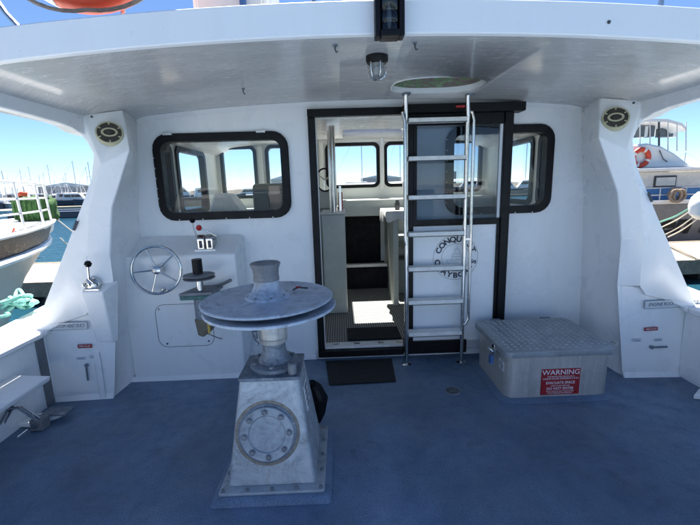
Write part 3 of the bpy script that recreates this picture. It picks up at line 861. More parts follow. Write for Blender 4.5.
MB().box(CX - 1.84, CX - 1.0, 4.3, 4.94, .60, 1.195).build('dash', M['cabgrey'], wh, bevel=.01)
# red tag on the headliner
p = at(198, 147, 5.0)
tag(MB().box(p.x - .03, p.x + .03, 5.0, 5.03, p.z - .05, p.z + .04).build('alarm_box', M['red'], bevel=.005), 'small red alarm box by the front windows behind the left glass', 'alarm')
tag(MB().box(.80, 1.02, 5.02, 5.05, 1.36, 1.5).build('chart_screen', M['far_white'], bevel=.01), 'small pale screen on the dash behind the sliding door glass', 'screen')

# ================================================================== EXTERIOR FITTINGS
# console moulding on the aft wall (left)
con = thing('helm_console', 'white moulded console box on the aft wall below the left window', 'console', (-1.24, 2.95, 0))
prof_ = [(-1.66, D - .002, 0), (-1.66, 2.885, 0), (-1.66, 2.875, .985), (-1.66, D - .002, 1.105)]
MB().prism(prof_, (.87, 0, 0)).build('console_body', M['white'], con, bevel=.014, segs=3)
MB().prism([(-1.68, 2.885, 0), (-1.68, 2.86, 0), (-1.68, 2.885, .03)], (.895, 0, 0)).build('deck_cove', M['white'], con)
# engraved access panel outline
pa, pb = at(151, 347, 2.88), at(216, 308, 2.88)
po = rrect(-1.435, -1.005, .27, .615, .07); pi_ = rrect(-1.431, -1.009, .274, .611, .067)
yy = lambda z: 2.885 - .010 * z - .0012
mb = MB(); mb.loft([[(x_, yy(z_) + .0005, z_) for x_, z_ in po], [(x_, yy(z_) - .0002, z_) for x_, z_ in po], [(x_, yy(z_) - .0002, z_) for x_, z_ in pi_], [(x_, yy(z_) + .0005, z_) for x_, z_ in pi_]], caps=False)
mb.build('access_panel_groove', M['grey'], con)
mb = MB(); mb.prism([(x_, yy(z_) - .002, z_) for x_, z_ in rrect(-1.428, -1.012, .277, .608, .065)], (0, .0025, 0)); mb.build('access_panel', M['white'], con)
for x_, z_ in ((-1.40, .58), (-1.04, .58), (-1.37, .30), (-1.05, .31)):
    MB().cyl((x_, yy(z_) - .002, z_), (0, -1, 0), .008, .003, 10).build('screw', M['steel'], con)
# groove across the console below the hauler (panel seam)
# steering wheel
sw = thing('steering_wheel', 'stainless five spoke steering wheel on the white console', 'wheel', (-1.365, 2.80, .885))
T = Matrix.Translation((-1.342, 2.79, .900)) @ Matrix.Rotation(R(-6), 4, 'X') @ Matrix.Rotation(R(4), 4, 'Z')
TR = T @ Matrix.Rotation(PI / 2, 4, 'X')
rim = [TR @ Vector((.172 * math.cos(2 * PI * k / 48), .172 * math.sin(2 * PI * k / 48), 0)) for k in range(48)]
MB().tube(rim, .0105, 10, True).build('rim', M['steel'], sw)
for k in range(5):
    aa = R(112 + 72 * k)
    MB().tube([TR @ Vector((.02 * math.cos(aa), .02 * math.sin(aa), -.012)), TR @ Vector((.165 * math.cos(aa), .165 * math.sin(aa), 0))], [.008, .005], 8).build('spoke', M['steel'], sw)
MB().lathe([(.034, -.06), (.034, -.02), (.030, .006), (.012, .014)], TR, 20).build('hub', M['steel'], sw)
MB().lathe([(.010, .013), (.010, .022)], TR, 6).build('hub_nut', M['brushed'], sw)
MB().cyl(tuple(TR @ Vector((0, 0, -.12))), tuple((TR.to_3x3() @ Vector((0, 0, 1)))), .02, .07, 14).build('shaft', M['darkcast'], sw)
kk = TR @ Vector((.05, -.140, .0))
MB().lathe([(.004, 0), (.014, .008), (.016, .025), (.012, .04), (.004, .046)], Matrix.Translation(kk) @ TR.to_3x3().to_4x4(), 12).build('spinner_knob', M['steel'], sw)
MB().box(-.03, .03, -.008, .008, -.006, .006, Matrix.Translation(TR @ Vector((.045, -.150, .004)))).build('knob_clamp', M['steel'], sw, bevel=.003)

# engine controls on the console top
ec = thing('engine_control', 'chrome twin lever engine control with black and red knobs under the left window', 'control', (-1.05, 2.98, 1.06))
for i, x_ in enumerate((-1.083, -1.018)):
    MB().prism([(x_, 2.93, 1.00), (x_, 2.925, 1.10), (x_, 2.955, 1.128), (x_, 3.03, 1.115), (x_, 3.03, 1.04)], (.055, 0, 0)).build('control_box', M['steel'], ec, bevel=.006)
MB().box(-1.105, -.945, 2.92, 3.05, 1.0, 1.0 + .022, Matrix.Translation((0, 0, 0))).build('base_flange', M['brushed'], ec, bevel=.004)
MB().tube([(-1.088, 2.97, 1.10), (-1.10, 2.95, 1.17), (-1.102, 2.94, 1.225)], [.008, .006, .005], 8).build('lever', M['steel'], ec)
MB().lathe([(.002, -.021), (.013, -.017), (.021, 0), (.013, .017), (.002, .021)], Matrix.Translation((-1.102, 2.94, 1.238)), 16).build('lever_knob', M['black'], ec)
MB().tube([(-.955, 2.97, 1.085), (-.94, 2.95, 1.115), (-.99, 2.935, 1.15), (-1.045, 2.93, 1.175)], [.008, .007, .006, .005], 8).build('lever', M['steel'], ec)
MB().lathe([(.002, -.022), (.014, -.018), (.023, 0), (.014, .018), (.002, .022)], Matrix.Translation((-1.055, 2.928, 1.182)), 16).build('lever_knob', M['red'], ec)
for i, x_ in enumerate((-1.066, -1.00)):
    MB().box(x_, x_ + .022, 2.9235, 2.926, 1.03, 1.085).build('maker_plate', M['print_dark'], ec)

# pod with throttle on the port wing
pod = thing('throttle_pod', 'white wedge shaped pod on the port wing carrying a throttle', 'pod', (-1.66, 2.6, .4))
tl, tr_, br_, bl = at(81, 292.5, 2.55), at(102, 292, 2.55), at(113, 343, 2.63), at(96, 342, 2.63)
bk = at(118, 281, 2.68)
mb = MB()
A = [Vector((tl.x, 2.55, tl.z)), Vector((tr_.x, 2.55, tr_.z)), Vector((tr_.x + .05, 2.67, tr_.z + .05)), Vector((tl.x - .02, 2.67, tl.z + .05))]
B_ = [Vector((bl.x, 2.635, bl.z)), Vector((br_.x, 2.635, br_.z)), Vector((br_.x + .02, 2.67, br_.z)), Vector((bl.x, 2.67, bl.z))]
mb.loft([A, B_]); mb.build('pod_body', M['white'], pod, bevel=.008)
a, b = at(88, 352, 2.64), at(113, 395, 2.64)
MB().prism([(-1.795, 2.655, .02), (-1.795, 2.655, .36), (-1.775, 2.62, .35), (-1.775, 2.62, .0)], (.045, 0, 0)).build('rib', M['white'], pod, bevel=.008)
th = thing('throttle_lever', 'single chrome lever with black knob mounted on the port wing pod', 'control', (-1.68, 2.6, .83))
P0 = at(93, 287, 2.60)
MB().lathe([(.052, 0), (.052, .03), (.035, .045), (.01, .05)], Matrix.Translation((P0.x, 2.62, P0.z + .015)) @ Matrix.Rotation(PI / 2, 4, 'X') , 20).build('control_disc', M['steel'], th)
MB().box(P0.x - .045, P0.x + .06, 2.565, 2.625, P0.z - .03, P0.z - .0).build('base', M['steel'], th, bevel=.008)
for dx in (-.04, .0, .045):
    MB().cyl((P0.x + dx, 2.575, P0.z + .015), (0, -.3, 1), .009, .02, 8).build('bolt', M['steel'], th)
P1 = at(88, 264, 2.50)
MB().tube([(P0.x + .045, 2.57, P0.z + .02), (P0.x + .015, 2.55, P0.z + .07), (P1.x, 2.50, P1.z)], [.009, .007, .006], 8).build('lever', M['steel'], th)
MB().lathe([(.002, -.022), (.014, -.018), (.023, 0), (.014, .018), (.002, .022)], Matrix.Translation(P1), 16).build('lever_knob', M['black'], th)

# vents ----------------------------------------------------------------------
def vent(s, lb):
    v = thing('round_vent', lb, 'vent', (X(s, 1.65), 2.7, 1.83), 'round vents on the side wings')
    # the vent face quad
    C0 = Vector((X(s, 1.645), 2.84, 2.005)); R3 = Vector((X(s, 1.535), 2.65, 1.725)); B = Vector((X(s, 1.725), 2.63, 1.63)); C1 = Vector((X(s, 1.80), 2.64, 1.94))
    nrm = ((C1 - R3).cross(B - C0)).normalized()
    if nrm.y > 0: nrm = -nrm
    cen = (C0 + R3 + B + C1) / 4
    tgt = _ray(110, 134) if s < 0 else _ray(615, 119)
    o_ = Vector((0, 0, CAM_H)); t_ = (cen - o_).dot(nrm) / tgt.dot(nrm)
    cen = o_ + tgt * t_
    up = Vector((0, 0, 1)); up = (up - nrm * up.dot(nrm)).normalized(); rt_ = up.cross(nrm)
    Mx = Matrix((( rt_.x, up.x, nrm.x, cen.x), (rt_.y, up.y, nrm.y, cen.y), (rt_.z, up.z, nrm.z, cen.z), (0, 0, 0, 1)))
    Mx = Mx @ Matrix.Translation((0, 0, .012)) @ Matrix.Scale(.92, 4)
    MB().lathe([(.088, -.03), (.088, .004), (.084, .011), (.078, .011), (.076, .006)], Mx, 40).build('flange', M['cream'], v)
    MB().lathe([(.0765, .0065), (.076, .0085)], Mx, 40).build('grille_recess', M['ventdark'], v)
    # eye-shaped ring
    mb = MB(); nn = 40
    rr = []
    for (rx, ry, z) in ((.052, .034, .009), (.052, .034, .014), (.038, .024, .014), (.038, .024, .009)):
        rr.append([Mx @ Vector((rx * math.cos(2 * PI * k / nn), ry * math.sin(2 * PI * k / nn), z)) for k in range(nn)])
    rr.append(rr[0]); mb.loft(rr, caps=False); mb.build('oval_ring', M['cream'], v)
    MB().lathe([(.021, .009), (.021, .015), (.012, .018)], Mx, 20).build('centre_cap', M['ventdark'], v)
    for k in range(6):
        aa = R(60 * k + 30)
        Mr = Mx @ Matrix.Rotation(aa, 4, 'Z')
        MB().box(.060, .0795, -.005, .005, .0088, .0125, Mr).build('lug', M['cream'], v, bevel=.002)
    return v
vent(-1, 'round cream vent with dark eye shaped grille on the port wing, above the throttle')
vent(1, 'round cream vent with dark eye shaped grille on the starboard wing, above the hatch side')

# labels and pull handles on the duct faces -------------------------------------
def wall_label(lb, cx, z, w, h_, body, mat_bg, mat_fg, size, y, rot=0, outline=False, name='label_plate', shear=0, sx=1.0):
    t = thing(name, lb, 'label', (cx, y, z))
    Mt = Matrix.Translation((cx, y, z)) @ Matrix.Rotation(rot, 4, 'Y')
    MB().box(-w / 2, w / 2, -.0012, .0008, -h_ / 2, h_ / 2, Mt).build('plate', mat_bg, t)
    mb = MB(); text_bm(mb, body, size, Mt @ Matrix.Translation((0, -.0018, 0)) @ STAND, .0004, sx=sx, shear=shear)
    if outline:
        for a0, a1, b0, b1 in ((-w / 2, w / 2, h_ / 2 - .002, h_ / 2), (-w / 2, w / 2, -h_ / 2, -h_ / 2 + .002), (-w / 2, -w / 2 + .002, -h_ / 2, h_ / 2), (w / 2 - .002, w / 2, -h_ / 2, h_ / 2)):
            mb.box(a0, a1, -.0022, -.0013, b0, b1, Mt)
    mb.build('lettering', mat_fg, t, smooth=False)
    return t
YF = 2.628
p = at(676, 303, YF - .005); 
wall_label('grey engine room vent duct label on the starboard wing', p.x - .015, at(660, 304, YF).z, .42, .060, 'ENGINE ROOM VENT DUCT', M['label_tape'], M['print_dark'], .036, YF, R(-1), True, sx=.80, shear=.25)
p = at(63, 327, YF)
wall_label('grey engine room vent duct label on the port wing, half behind the cap', p.x + .01, p.z + .005, .32, .054, 'ENGINE ROOM VENT DUCT', M['label_tape'], M['print_dark'], .034, YF, R(0), True, sx=.66)
p = at(651, 329, YF)
wall_label('small red fire flap label on the starboard wing', p.x, p.z, .098, .026, 'FIRE FLAP', M['signred'], M['print_white'], .019, YF, R(-2))
p = at(86, 346.5, YF - .01)
wall_label('small red fire flap label on the port wing', p.x - .012, p.z, .098, .026, 'FIRE FLAP', M['signred'], M['print_white'], .019, YF - .004, R(0))
for px, py, body, lb in ((637, 340.5, 'OPEN', 'faint blue OPEN label left of the starboard pull handle'), (658, 340, 'SHUT', 'faint blue SHUT label above the starboard pull handle'),
                         (81, 358.5, 'OPEN', 'faint blue OPEN label left above the port pull handle'), (94, 357, 'SHUT', 'faint blue SHUT label right above the port pull handle')):
    p = at(px, py, YF)
    wall_label(lb, p.x, p.z, .062, .020, body, M['label_tape'], M['print_blue'], .017, YF)
def pull(p, ang, lb):
    t = thing('flap_handle', lb, 'handle', tuple(p))
    Mt = Matrix.Translation(p) @ Matrix.Rotation(ang, 4, 'Y')
    MB().box(0, .115, -.014, -.006, -.006, .006, Mt).build('arm', M['darkcast'], t, bevel=.002)
    MB().lathe([(.013, 0), (.013, .012), (.008, .018)], Mt @ Matrix.Rotation(PI / 2, 4, 'X'), 14).build('pivot', M['darkcast'], t)
pull(at(651, 347, YF), R(0), 'dark flap handle lying horizontal on the starboard wing')
pull(at(87, 365, YF), R(92), 'dark flap handle hanging down on the port wing')

# ladder ----------------------------------------------------------------------
lad = thing('ladder', 'stainless steel ladder with seven flat treads leading up to the roof hatch', 'ladder', (.73, 2.95, 0))
LY = 2.975
xl, xr = .497, .945
def railpath(x0, x1, zt): 
    return [(x0, LY, .012), (x0, LY, 1.0), (x0, LY, zt - .12), (x0 - .004, LY - .02, zt - .04), (x1, LY - .055, zt + .055), (x1, LY - .062, soffit(x1) - .006)]
MB().tube(railpath(xl + .005, xl - .008, 1.99), .0165, 12).build('side_rail', M['steel'], lad)
MB().tube(railpath(xr + .008, xr - .012, 1.99), .0165, 12).build('side_rail', M['steel'], lad)
for x_ in (xl + .005, xr + .008):
    MB().lathe([(.038, .001), (.038, .008), (.020, .014)], Matrix.Translation((x_, LY, 0)), 20).build('foot', M['steel'], lad)
    MB().box(x_ - .035, x_ + .020, LY - .085, LY - .035, soffit(x_) - .014, soffit(x_) - .002).build('top_bracket', M['darkcast'], lad, bevel=.003)
for k, py in enumerate((121, 159, 197.5, 234, 268.5, 301.5, 333)):
    z = at(406, py, LY).z
    t = MB().box(xl + .018, xr - .005, LY - .045, LY + .045, z - .016, z + .014).build('tread', M['tread'], lad, bevel=.003)
    MB().box(xl + .018, xr - .005, LY - .0465, LY - .0455, z - .022, z - .0165).build('tread_lip', M['darkgrey'], t)
for (x_, sx_) in ((xr + .052, 1), (xl - .012, -1)):
    xo = xr + .008 if sx_ > 0 else xl + .003
    yo = LY - .012 if sx_ > 0 else LY - .05
    zb = .33 if sx_ > 0 else 1.0
    path = [(xo, LY, 1.965), (xo + .03 * sx_, yo, 1.955), (x_, yo, 1.90), (x_, yo, 1.80), (x_, yo, zb + .12), (x_, yo, zb + .05), ((xo + x_) / 2, yo, zb + .01), (xo, LY, zb)]
    MB().tube(path, .0125, 10).build('hand_rail', M['steel'], lad)
MB().box(xr + .01, xr + .052, LY - .02, LY - .004, 1.02, 1.035).build('rail_tie', M['steel'], lad)
p = at(466, 114, LY - .03)
MB().box(p.x - .075, p.x - .012, LY - .04, LY - .02, 1.985, 1.999).build('red_tag', M['red'], lad)

# door mat and drain ----------------------------------------------------------
tag(MB().prism([(-.165, 3.085, .002), (.395, 3.085, .002), (.375, 2.69, .002), (-.125, 2.675, .002)], (0, 0, .009)).build('door_mat', M['blackmat'], bevel=.003), 'black rectangular door mat on the blue deck outside the doorway', 'mat')
dr = thing('deck_drain', 'round dark deck drain between the ladder and the hatch', 'drain', (.755, 2.53, 0))
MB().lathe([(.058, .001), (.056, .006), (.046, .006)], Matrix.Translation((.755, 2.53, 0)), 24).build('ring', M['darkcast'], dr)
MB().lathe([(.045, .0065), (.044, .0075)], Matrix.Translation((.755, 2.53, 0)), 24).build('cover', M['darkgrey'], dr)
for k in (-1, 0, 1):
    MB().box(.755 - .03, .755 + .03, 2.53 + k * .018 - .003, 2.53 + k * .018 + .003, .0078, .010).build('slot', M['grey'], dr)

# ================================================================== HATCH BOX
hb = thing('deck_hatch', 'raised bare aluminium deck hatch with chequer plate lid and red warning sign', 'hatch', (1.42, 2.66, 0))
hx0, hx1, hy0, hy1 = 1.075, 1.78, 2.385, 2.95
def rr3(x0, x1, y0, y1, r, z, n=6): return [(a, b, z) for a, b in rrect(x0, x1, y0, y1, r, n)]
MB().loft([rr3(hx0, hx1, hy0, hy1, .06, .012), rr3(hx0, hx1, hy0, hy1, .06, .318)]).build('hatch_box', M['hatchalu'], hb)
MB().loft([rr3(hx0 - .05, hx1 + .05, hy0 - .05, hy1 + .05, .09, .0), rr3(hx0 - .05, hx1 + .05, hy0 - .05, hy1 + .05, .09, .006), rr3(hx0 - .012, hx1 + .012, hy0 - .012, hy1 + .012, .065, .014), rr3(hx0, hx1, hy0, hy1, .06, .016)]).build('base_flange', M['deck'], hb)
lid = MB().loft([rr3(hx0 - .028, hx1 + .010, hy0 - .035, hy1 + .02, .05, .319), rr3(hx0 - .030, hx1 + .012, hy0 - .037, hy1 + .022, .05, .322), rr3(hx0 - .030, hx1 + .012, hy0 - .037, hy1 + .022, .05, .357), rr3(hx0 - .024, hx1 + .006, hy0 - .031, hy1 + .016, .045, .361)]).build('lid', M['lidplate'], hb)
mb = MB(); nx, ny = 16, 14
for i in range(nx):
    for j in range(ny):
        cx_ = hx0 + .0 + (hx1 - hx0) * (i + .5) / nx; cy_ = hy0 - .01 + (hy1 - hy0 + .01) * (j + .5) / ny
        ang = R(45) if (i + j) % 2 else R(-45)
        Mt = Matrix.Translation((cx_, cy_, .361)) @ Matrix.Rotation(ang, 4, 'Z')
        v = [mb.bm.verts.new(Mt @ Vector(q)) for q in ((-.017, 0, 0), (0, -.006, 0), (.017, 0, 0), (0, .006, 0), (-.009, 0, .005), (.009, 0, .005))]
        for f in ((0, 1, 4), (1, 5, 4), (1, 2, 5), (2, 3, 5), (3, 4, 5), (3, 0, 4)): mb.bm.faces.new([v[k] for k in f])
mb.build('tread_pattern', M['stud'], lid, smooth=False, kind='stuff')
# hinges, latch with padlock on the left side
for x_ in (hx0 + .15, hx1 - .15):
    MB().box(x_ - .04, x_ + .04, hy1 + .023, hy1 + .04, .31, .365).build('hinge', M['darkcast'], hb, bevel=.003)
MB().cyl((hx1 + .015, hy0 + .22, .30), (1, 0, 0), .012, .03, 10).build('dog', M['steel'], hb)
MB().tube([(hx1 + .032, hy0 + .03, .35), (hx1 + .048, hy0 + .03, .365), (hx1 + .048, hy0 + .08, .365), (hx1 + .032, hy0 + .08, .35)], .006, 8).build('lid_loop', M['steel'], hb)
la = MB().box(hx0 - .045, hx0 - .030, hy0 + .12, hy0 + .165, .27, .35).build('latch', M['steel'], hb, bevel=.003)
MB().tube([(hx0 - .05, hy0 + .125, .30), (hx0 - .07, hy0 + .13, .315), (hx0 - .07, hy0 + .155, .315), (hx0 - .05, hy0 + .16, .30)], .006, 8).build('staple', M['steel'], la)
MB().box(hx0 - .066, hx0 - .040, hy0 + .122, hy0 + .162, .205, .265).build('padlock', M['bluepipe'], hb, bevel=.004)
MB().tube([(hx0 - .053, hy0 + .13, .262), (hx0 - .053, hy0 + .13, .30), (hx0 - .053, hy0 + .142, .312), (hx0 - .053, hy0 + .154, .30), (hx0 - .053, hy0 + .154, .262)], .004, 8).build('shackle', M['steel'], hb)
# white tag on left side
Ml = Matrix.Translation((hx0 - .0015, hy0 + .035, .235)) @ Matrix.Rotation(-PI / 2, 4, 'Z') 
MB().box(-.0425, .0425, -.001, .001, -.033, .033, Matrix.Translation((hx0 - .001, hy0 + .125 - .035, .215)) @ Matrix.Rotation(-PI / 2, 4, 'Z')).build('stowage_label', M['print_white'], hb)
mb = MB()
for k in range(4):
    text_bm(mb, ('GAS FIRE', 'HATCH MUST', 'BE CLOSED', 'AT SEA')[k], .014, Matrix.Translation((hx0 - .0028, hy0 + .09, .237 - .015 * k)) @ Matrix.Rotation(-PI / 2, 4, 'Z') @ STAND, .0003, sx=.8)
mb.build('stowage_lettering', M['print_dark'], hb, smooth=False)
# red warning sign
s0, s1 = at(542, 369.5, hy0 - .003), at(578.5, 393.5, hy0 - .003)
sx0, sx1, sz1, sz0 = s0.x, s1.x, s0.z, s1.z
sgn = MB().box(sx0, sx1, hy0 - .004, hy0 - .001, sz0, sz1).build('warning_sign', M['signred'], hb)
lab(sgn, 'red warning sign with white lettering')
mb = MB(); W = sx1 - sx0; Hh = sz1 - sz0; cxs = (sx0 + sx1) / 2
for body, f, sz, sxx in (('WARNING', .86, .050, 1.05), ('THE PROTECTED SPACE HAS A', .70, .0145, .92), ('CARBON DIOXIDE SUPPRESSION SYSTEM', .62, .0165, .80), ('EVACUATE SPACE', .46, .0265, .92),
                    ('WHEN ALARM OPERATES', .345, .0125, .9), ('DO NOT ENTER', .235, .0265, .95), ('UNTIL SPACE IS FULLY VENTILATED', .13, .0125, .95), ('ISOLATE BEFORE MAINTENANCE', .06, .0125, .9)):
    text_bm(mb, body, sz, Matrix.Translation((cxs, hy0 - .0045, sz0 + Hh * f)) @ STAND, .0003, sx=sxx, bold=.0003 if sz > .02 else 0)
mb.build('sign_lettering', M['print_white'], sgn, smooth=False)

# ================================================================== WINCH
wi = thing('deck_winch', 'weathered grey rope winch with twin horizontal discs on a tapered cast pedestal', 'winch', (-.375, 1.87, 0))
wcx, wcy = -.365, 1.90
def rect(x0, x1, y0, y1, z, r=.015): return [(a, b, z) for a, b in rrect(x0, x1, y0, y1, r, 4)]
MB().loft([rect(-.655, -.085, 1.575, 2.14, .001, .02), rect(-.65, -.09, 1.58, 2.135, .018, .02), rect(-.62, -.115, 1.60, 2.115, .035, .02)]).build('deck_pad', M['deck'], wi)
fl = MB().loft([rect(-.618, -.118, 1.605, 2.11, .036, .012), rect(-.618, -.118, 1.605, 2.11, .050, .012)]).build('flange', M['cast'], wi, bevel=.003)
PB = (-.585, -.16, 1.65, 2.08); PT = (-.518, -.228, 1.755, 2.02); PZ0, PZ1 = .050, .540
mb = MB()
mb.loft([rect(*PB, PZ0, .02), rect(*PT, PZ1, .02)])
mb.build('pedestal', M['cast'], wi, bevel=.004)
MB().loft([rect(PT[0] - .005, PT[1] + .005, PT[2] - .005, PT[3] + .005, PZ1 + .001, .012), rect(PT[0] - .005, PT[1] + .005, PT[2] - .005, PT[3] + .005, PZ1 + .016, .012)]).build('top_plate', M['darkcast'], wi, bevel=.002)
for i in range(5):
    for j in range(5):
        if 0 < i < 4 and 0 < j < 4: continue
        x_ = -.60 + .464 * i / 4; y_ = 1.622 + .47 * j / 4
        MB().lathe([(.009, .050), (.009, .060), (.006, .062)], Matrix.Translation((x_, y_, 0)), 6).build('bolt', M['drum'], wi)
# round inspection cover on the front face
slope = math.atan2(PT[2] - PB[2], PZ1 - PZ0)
zc = .27; yc = PB[2] + (PT[2] - PB[2]) * (zc - PZ0) / (PZ1 - PZ0)
cc = at(267.5, 433, yc)
zc = cc.z; yc = PB[2] + (PT[2] - PB[2]) * (zc - PZ0) / (PZ1 - PZ0)
cc = at(267.5, 433, yc)
Mc = Matrix.Translation((cc.x, yc, cc.z)) @ Matrix.Rotation(PI / 2 - slope, 4, 'X')
MB().lathe([(.142, -.004), (.142, .004), (.136, .007), (.125, .007)], Mc, 48).build('gasket', M['darkcast'], wi)
cv = MB().lathe([(.130, .001), (.130, .018), (.126, .021), (.09, .019), (.084, .013), (.03, .013)], Mc, 48).build('inspection_cover', M['coverplate'], wi)
MB().lathe([(.158, -.0035), (.157, .0012), (.143, .0014)], Mc, 64).build('old_sealant', M['sealant'], wi)
for k in range(8):
    a_ = R(45 * k + 4)
    MB().lathe([(.011, .018), (.011, .030), (.007, .032)], Mc @ Matrix.Translation((.108 * math.cos(a_), .108 * math.sin(a_), 0)), 6).build('bolt', M['drum'], cv)
    MB().lathe([(.017, .0185), (.017, .0215)], Mc @ Matrix.Translation((.108 * math.cos(a_), .108 * math.sin(a_), 0)), 16).build('washer', M['darkcast'], cv)
# sticker on the right side
Ms = Matrix.Translation((-.215, 1.86, .40)) @ Matrix.Rotation(R(-7), 4, 'Y') @ Matrix.Rotation(PI / 2, 4, 'Z')
MB().box(-.055, .055, -.0015, .002, -.06, .07, Ms @ Matrix.Translation((0, -.010, 0))).build('side_sticker', M['print_white'], wi)
mb = MB()
for k in range(4): mb.box(-.04, .035 - .012 * (k % 2), -.0032, -.0026, .05 - .03 * k - .007, .05 - .03 * k + .007, Ms @ Matrix.Translation((0, -.010, 0)))
mb.build('sticker_print', M['print_dark'], wi)
# column
zt = PZ1 + .017
T0 = Matrix.Translation((wcx, wcy, 0))
MB().lathe([(.125, zt), (.125, zt + .018), (.118, zt + .024), (.085, zt + .030), (.070, zt + .05), (.060, zt + .085), (.058, zt + .16)], T0, 40).build('column', M['darkcast'], wi)
for k in range(6):
    a_ = R(60 * k + 30)
    MB().lathe([(.012, zt + .020), (.012, zt + .034), (.007, zt + .036)], T0 @ Matrix.Translation((.102 * math.cos(a_), .102 * math.sin(a_), 0)), 6).build('bolt', M['drum'], wi)
MB().lathe([(.022, zt), (.022, zt + .05), (.016, zt + .055)], Matrix.Translation((-.262, 1.79, 0)), 12).build('oil_plug', M['drum'], wi)
MB().lathe([(.060, zt + .125), (.070, zt + .13), (.072, zt + .15), (.069, zt + .153), (.072, zt + .157), (.072, zt + .19), (.066, zt + .20), (.068, zt + .27)], T0, 36).build('brake_collar', M['hatchalu'], wi)
MB().tube([(wcx - .07, wcy - .03, zt + .20), (wcx - .10, wcy - .06, zt + .235), (wcx - .17, wcy - .06, zt + .265)], .008, 8).build('brake_lever', M['darkcast'], wi)
MB().cyl((wcx - .08, wcy - .045, zt + .16), (0, 0, 1), .012, .04, 8).build('clevis', M['darkcast'], wi)
MB().tube([(wcx - .10, wcy - .05, zt + .20), (wcx - .085, wcy - .06, zt + .16), (wcx - .06, wcy - .07, zt + .14)], .008, 8).build('link', M['darkcast'], wi)
dz = at(265.5, 302, 1.90).z + .016
TD = Matrix.Translation((-.378, 1.90, dz)) @ Matrix.Rotation(R(-0.5), 4, 'Y') @ Matrix.Diagonal((.965, .965, .84, 1))
MB().lathe([(.06, -.085), (.24, -.082), (.325, -.064), (.338, -.058), (.340, -.050), (.336, -.043), (.325, -.043), (.235, -.064), (.05, -.07)], TD @ Matrix.Translation((.012, 0, .006)), 72).build('lower_disc', M['disc'], wi, angle=50)
MB().lathe([(.05, -.069), (.235, -.062), (.20, -.03), (.05, -.03)], TD, 48).build('sheave_core', M['darkcast'], wi)
MB().lathe([(.05, -.029), (.20, -.029), (.30, -.014), (.328, -.004), (.336, .002), (.337, .010), (.331, .015), (.30, .004), (.20, .008), (.13, .014), (.05, .014)], TD, 72).build('upper_disc', M['disc'], wi, angle=50)
MB().lathe([(.115, .010), (.112, .022), (.085, .038), (.068, .075), (.062, .105), (.062, .112)], TD @ Matrix.Translation((.0, 0, .004)), 40).build('hub_cone', M['disc'], wi)
for k in range(8):
    a_ = R(45 * k + 20)
    MB().lathe([(.008, .014), (.008, .034), (.005, .036)], TD @ Matrix.Translation((.098 * math.cos(a_), .098 * math.sin(a_), .0)), 6).build('bolt', M['drum'], wi)
MB().lathe([(.066, .1165), (.066, .13), (.064, .15), (.067, .185), (.077, .212), (.0775, .217), (.072, .222), (.058, .222), (.050, .214), (.02, .214)], TD, 40).build('capstan_head', M['drum'], wi)
for dx, dy, an in ((-.19, -.12, 20), (-.21, .10, 60), (.15, -.22, -30), (.2, .1, 10), (-.08, -.26, 0)):
    pass
MB().tube([TD @ Vector((.12, .09, .022)), TD @ Vector((.15, .10, .034)), TD @ Vector((.18, .095, .030)), TD @ Vector((.20, .10, .026))], .005, 8).build('shackle_pin', M['darkgrey'], wi)
MB().tube([TD @ Vector((.135, .095, .034)), TD @ Vector((.16, .098, .036))], .0055, 8).build('shackle_tag', M['red'], wi)
# bundle of black hose behind the pedestal
tag(MB().tube([(-.19, 2.17, .05), (-.17, 2.165, .11), (-.155, 2.16, .20), (-.18, 2.15, .28), (-.20, 2.14, .32), (-.19, 2.17, .22), (-.18, 2.18, .12)], [.03, .040, .045, .035, .02, .03, .02], 10).build('hose_bundle', M['black']), 'black hose bundle bulging behind the winch pedestal', 'hose')

# small pot hauler on the console -------------------------------------------------
ph = thing('line_hauler', 'small line hauler with black spindle and sheave between the steering wheel and winch', 'hauler', (-1.02, 2.7, .3))
q0 = at(199, 276, 2.68)
hx, hy = q0.x, 2.68
zz = lambda py: at(199, py, 2.68).z
MB().cyl((hx - .005, hy, zz(273)), (0, 0, 1), .034, zz(259) - zz(273), 16).build('spindle', M['black'], ph)
MB().lathe([(.03, 0), (.105, .004), (.108, .010), (.075, .018), (.108, .028), (.104, .033), (.03, .036)], Matrix.Translation((hx, hy, zz(279))), 36).build('sheave', M['drum'], ph)
MB().cyl((hx, hy, zz(290)), (0, 0, 1), .024, zz(279) - zz(290), 14).build('shaft', M['steel'], ph)
MB().prism([(hx - .13, hy - .06, zz(294)), (hx + .09, hy - .04, zz(294)), (hx + .11, hy + .16, zz(294)), (hx - .06, hy + .17, zz(294))], (0, 0, .022)).build('bracket_plate', M['drum'], ph, bevel=.003)
MB().prism([(hx - .13, hy - .055, zz(298)), (hx + .06, hy - .05, zz(298)), (hx + .10, hy + .12, zz(298)), (hx - .06, hy + .12, zz(298))], (0, 0, .03)).build('bracket_casting', M['green_cast'], ph, bevel=.006)
MB().cyl((hx - .01, hy, zz(318)), (0, 0, 1), .042, zz(298) - zz(318), 16).build('motor', M['darkcast'], ph)
MB().prism([(hx - .055, hy - .03, zz(318)), (hx + .085, hy - .03, zz(316)), (hx + .06, hy - .03, zz(330)), (hx - .005, hy - .03, zz(336)), (hx - .04, hy - .03, zz(334))], (0, .07, 0)).build('motor_foot', M['olive'], ph, bevel=.006)
MB().box(hx + .035, hx + .052, hy - .037, hy - .031, zz(332), zz(319), ).build('motor_tag', M['yellow'], ph)
MB().tube([(hx + .05, hy + .15, zz(292)), (hx + .13, hy + .10, zz(288)), (hx + .2, hy + .06, zz(283))], .012, 8).build('tension_arm', M['drum'], ph)
MB().box(hx - .06, hx + .06, hy + .10, 2.878, zz(325), zz(296)).build('mounting_block', M['darkcast'], ph, bevel=.006)
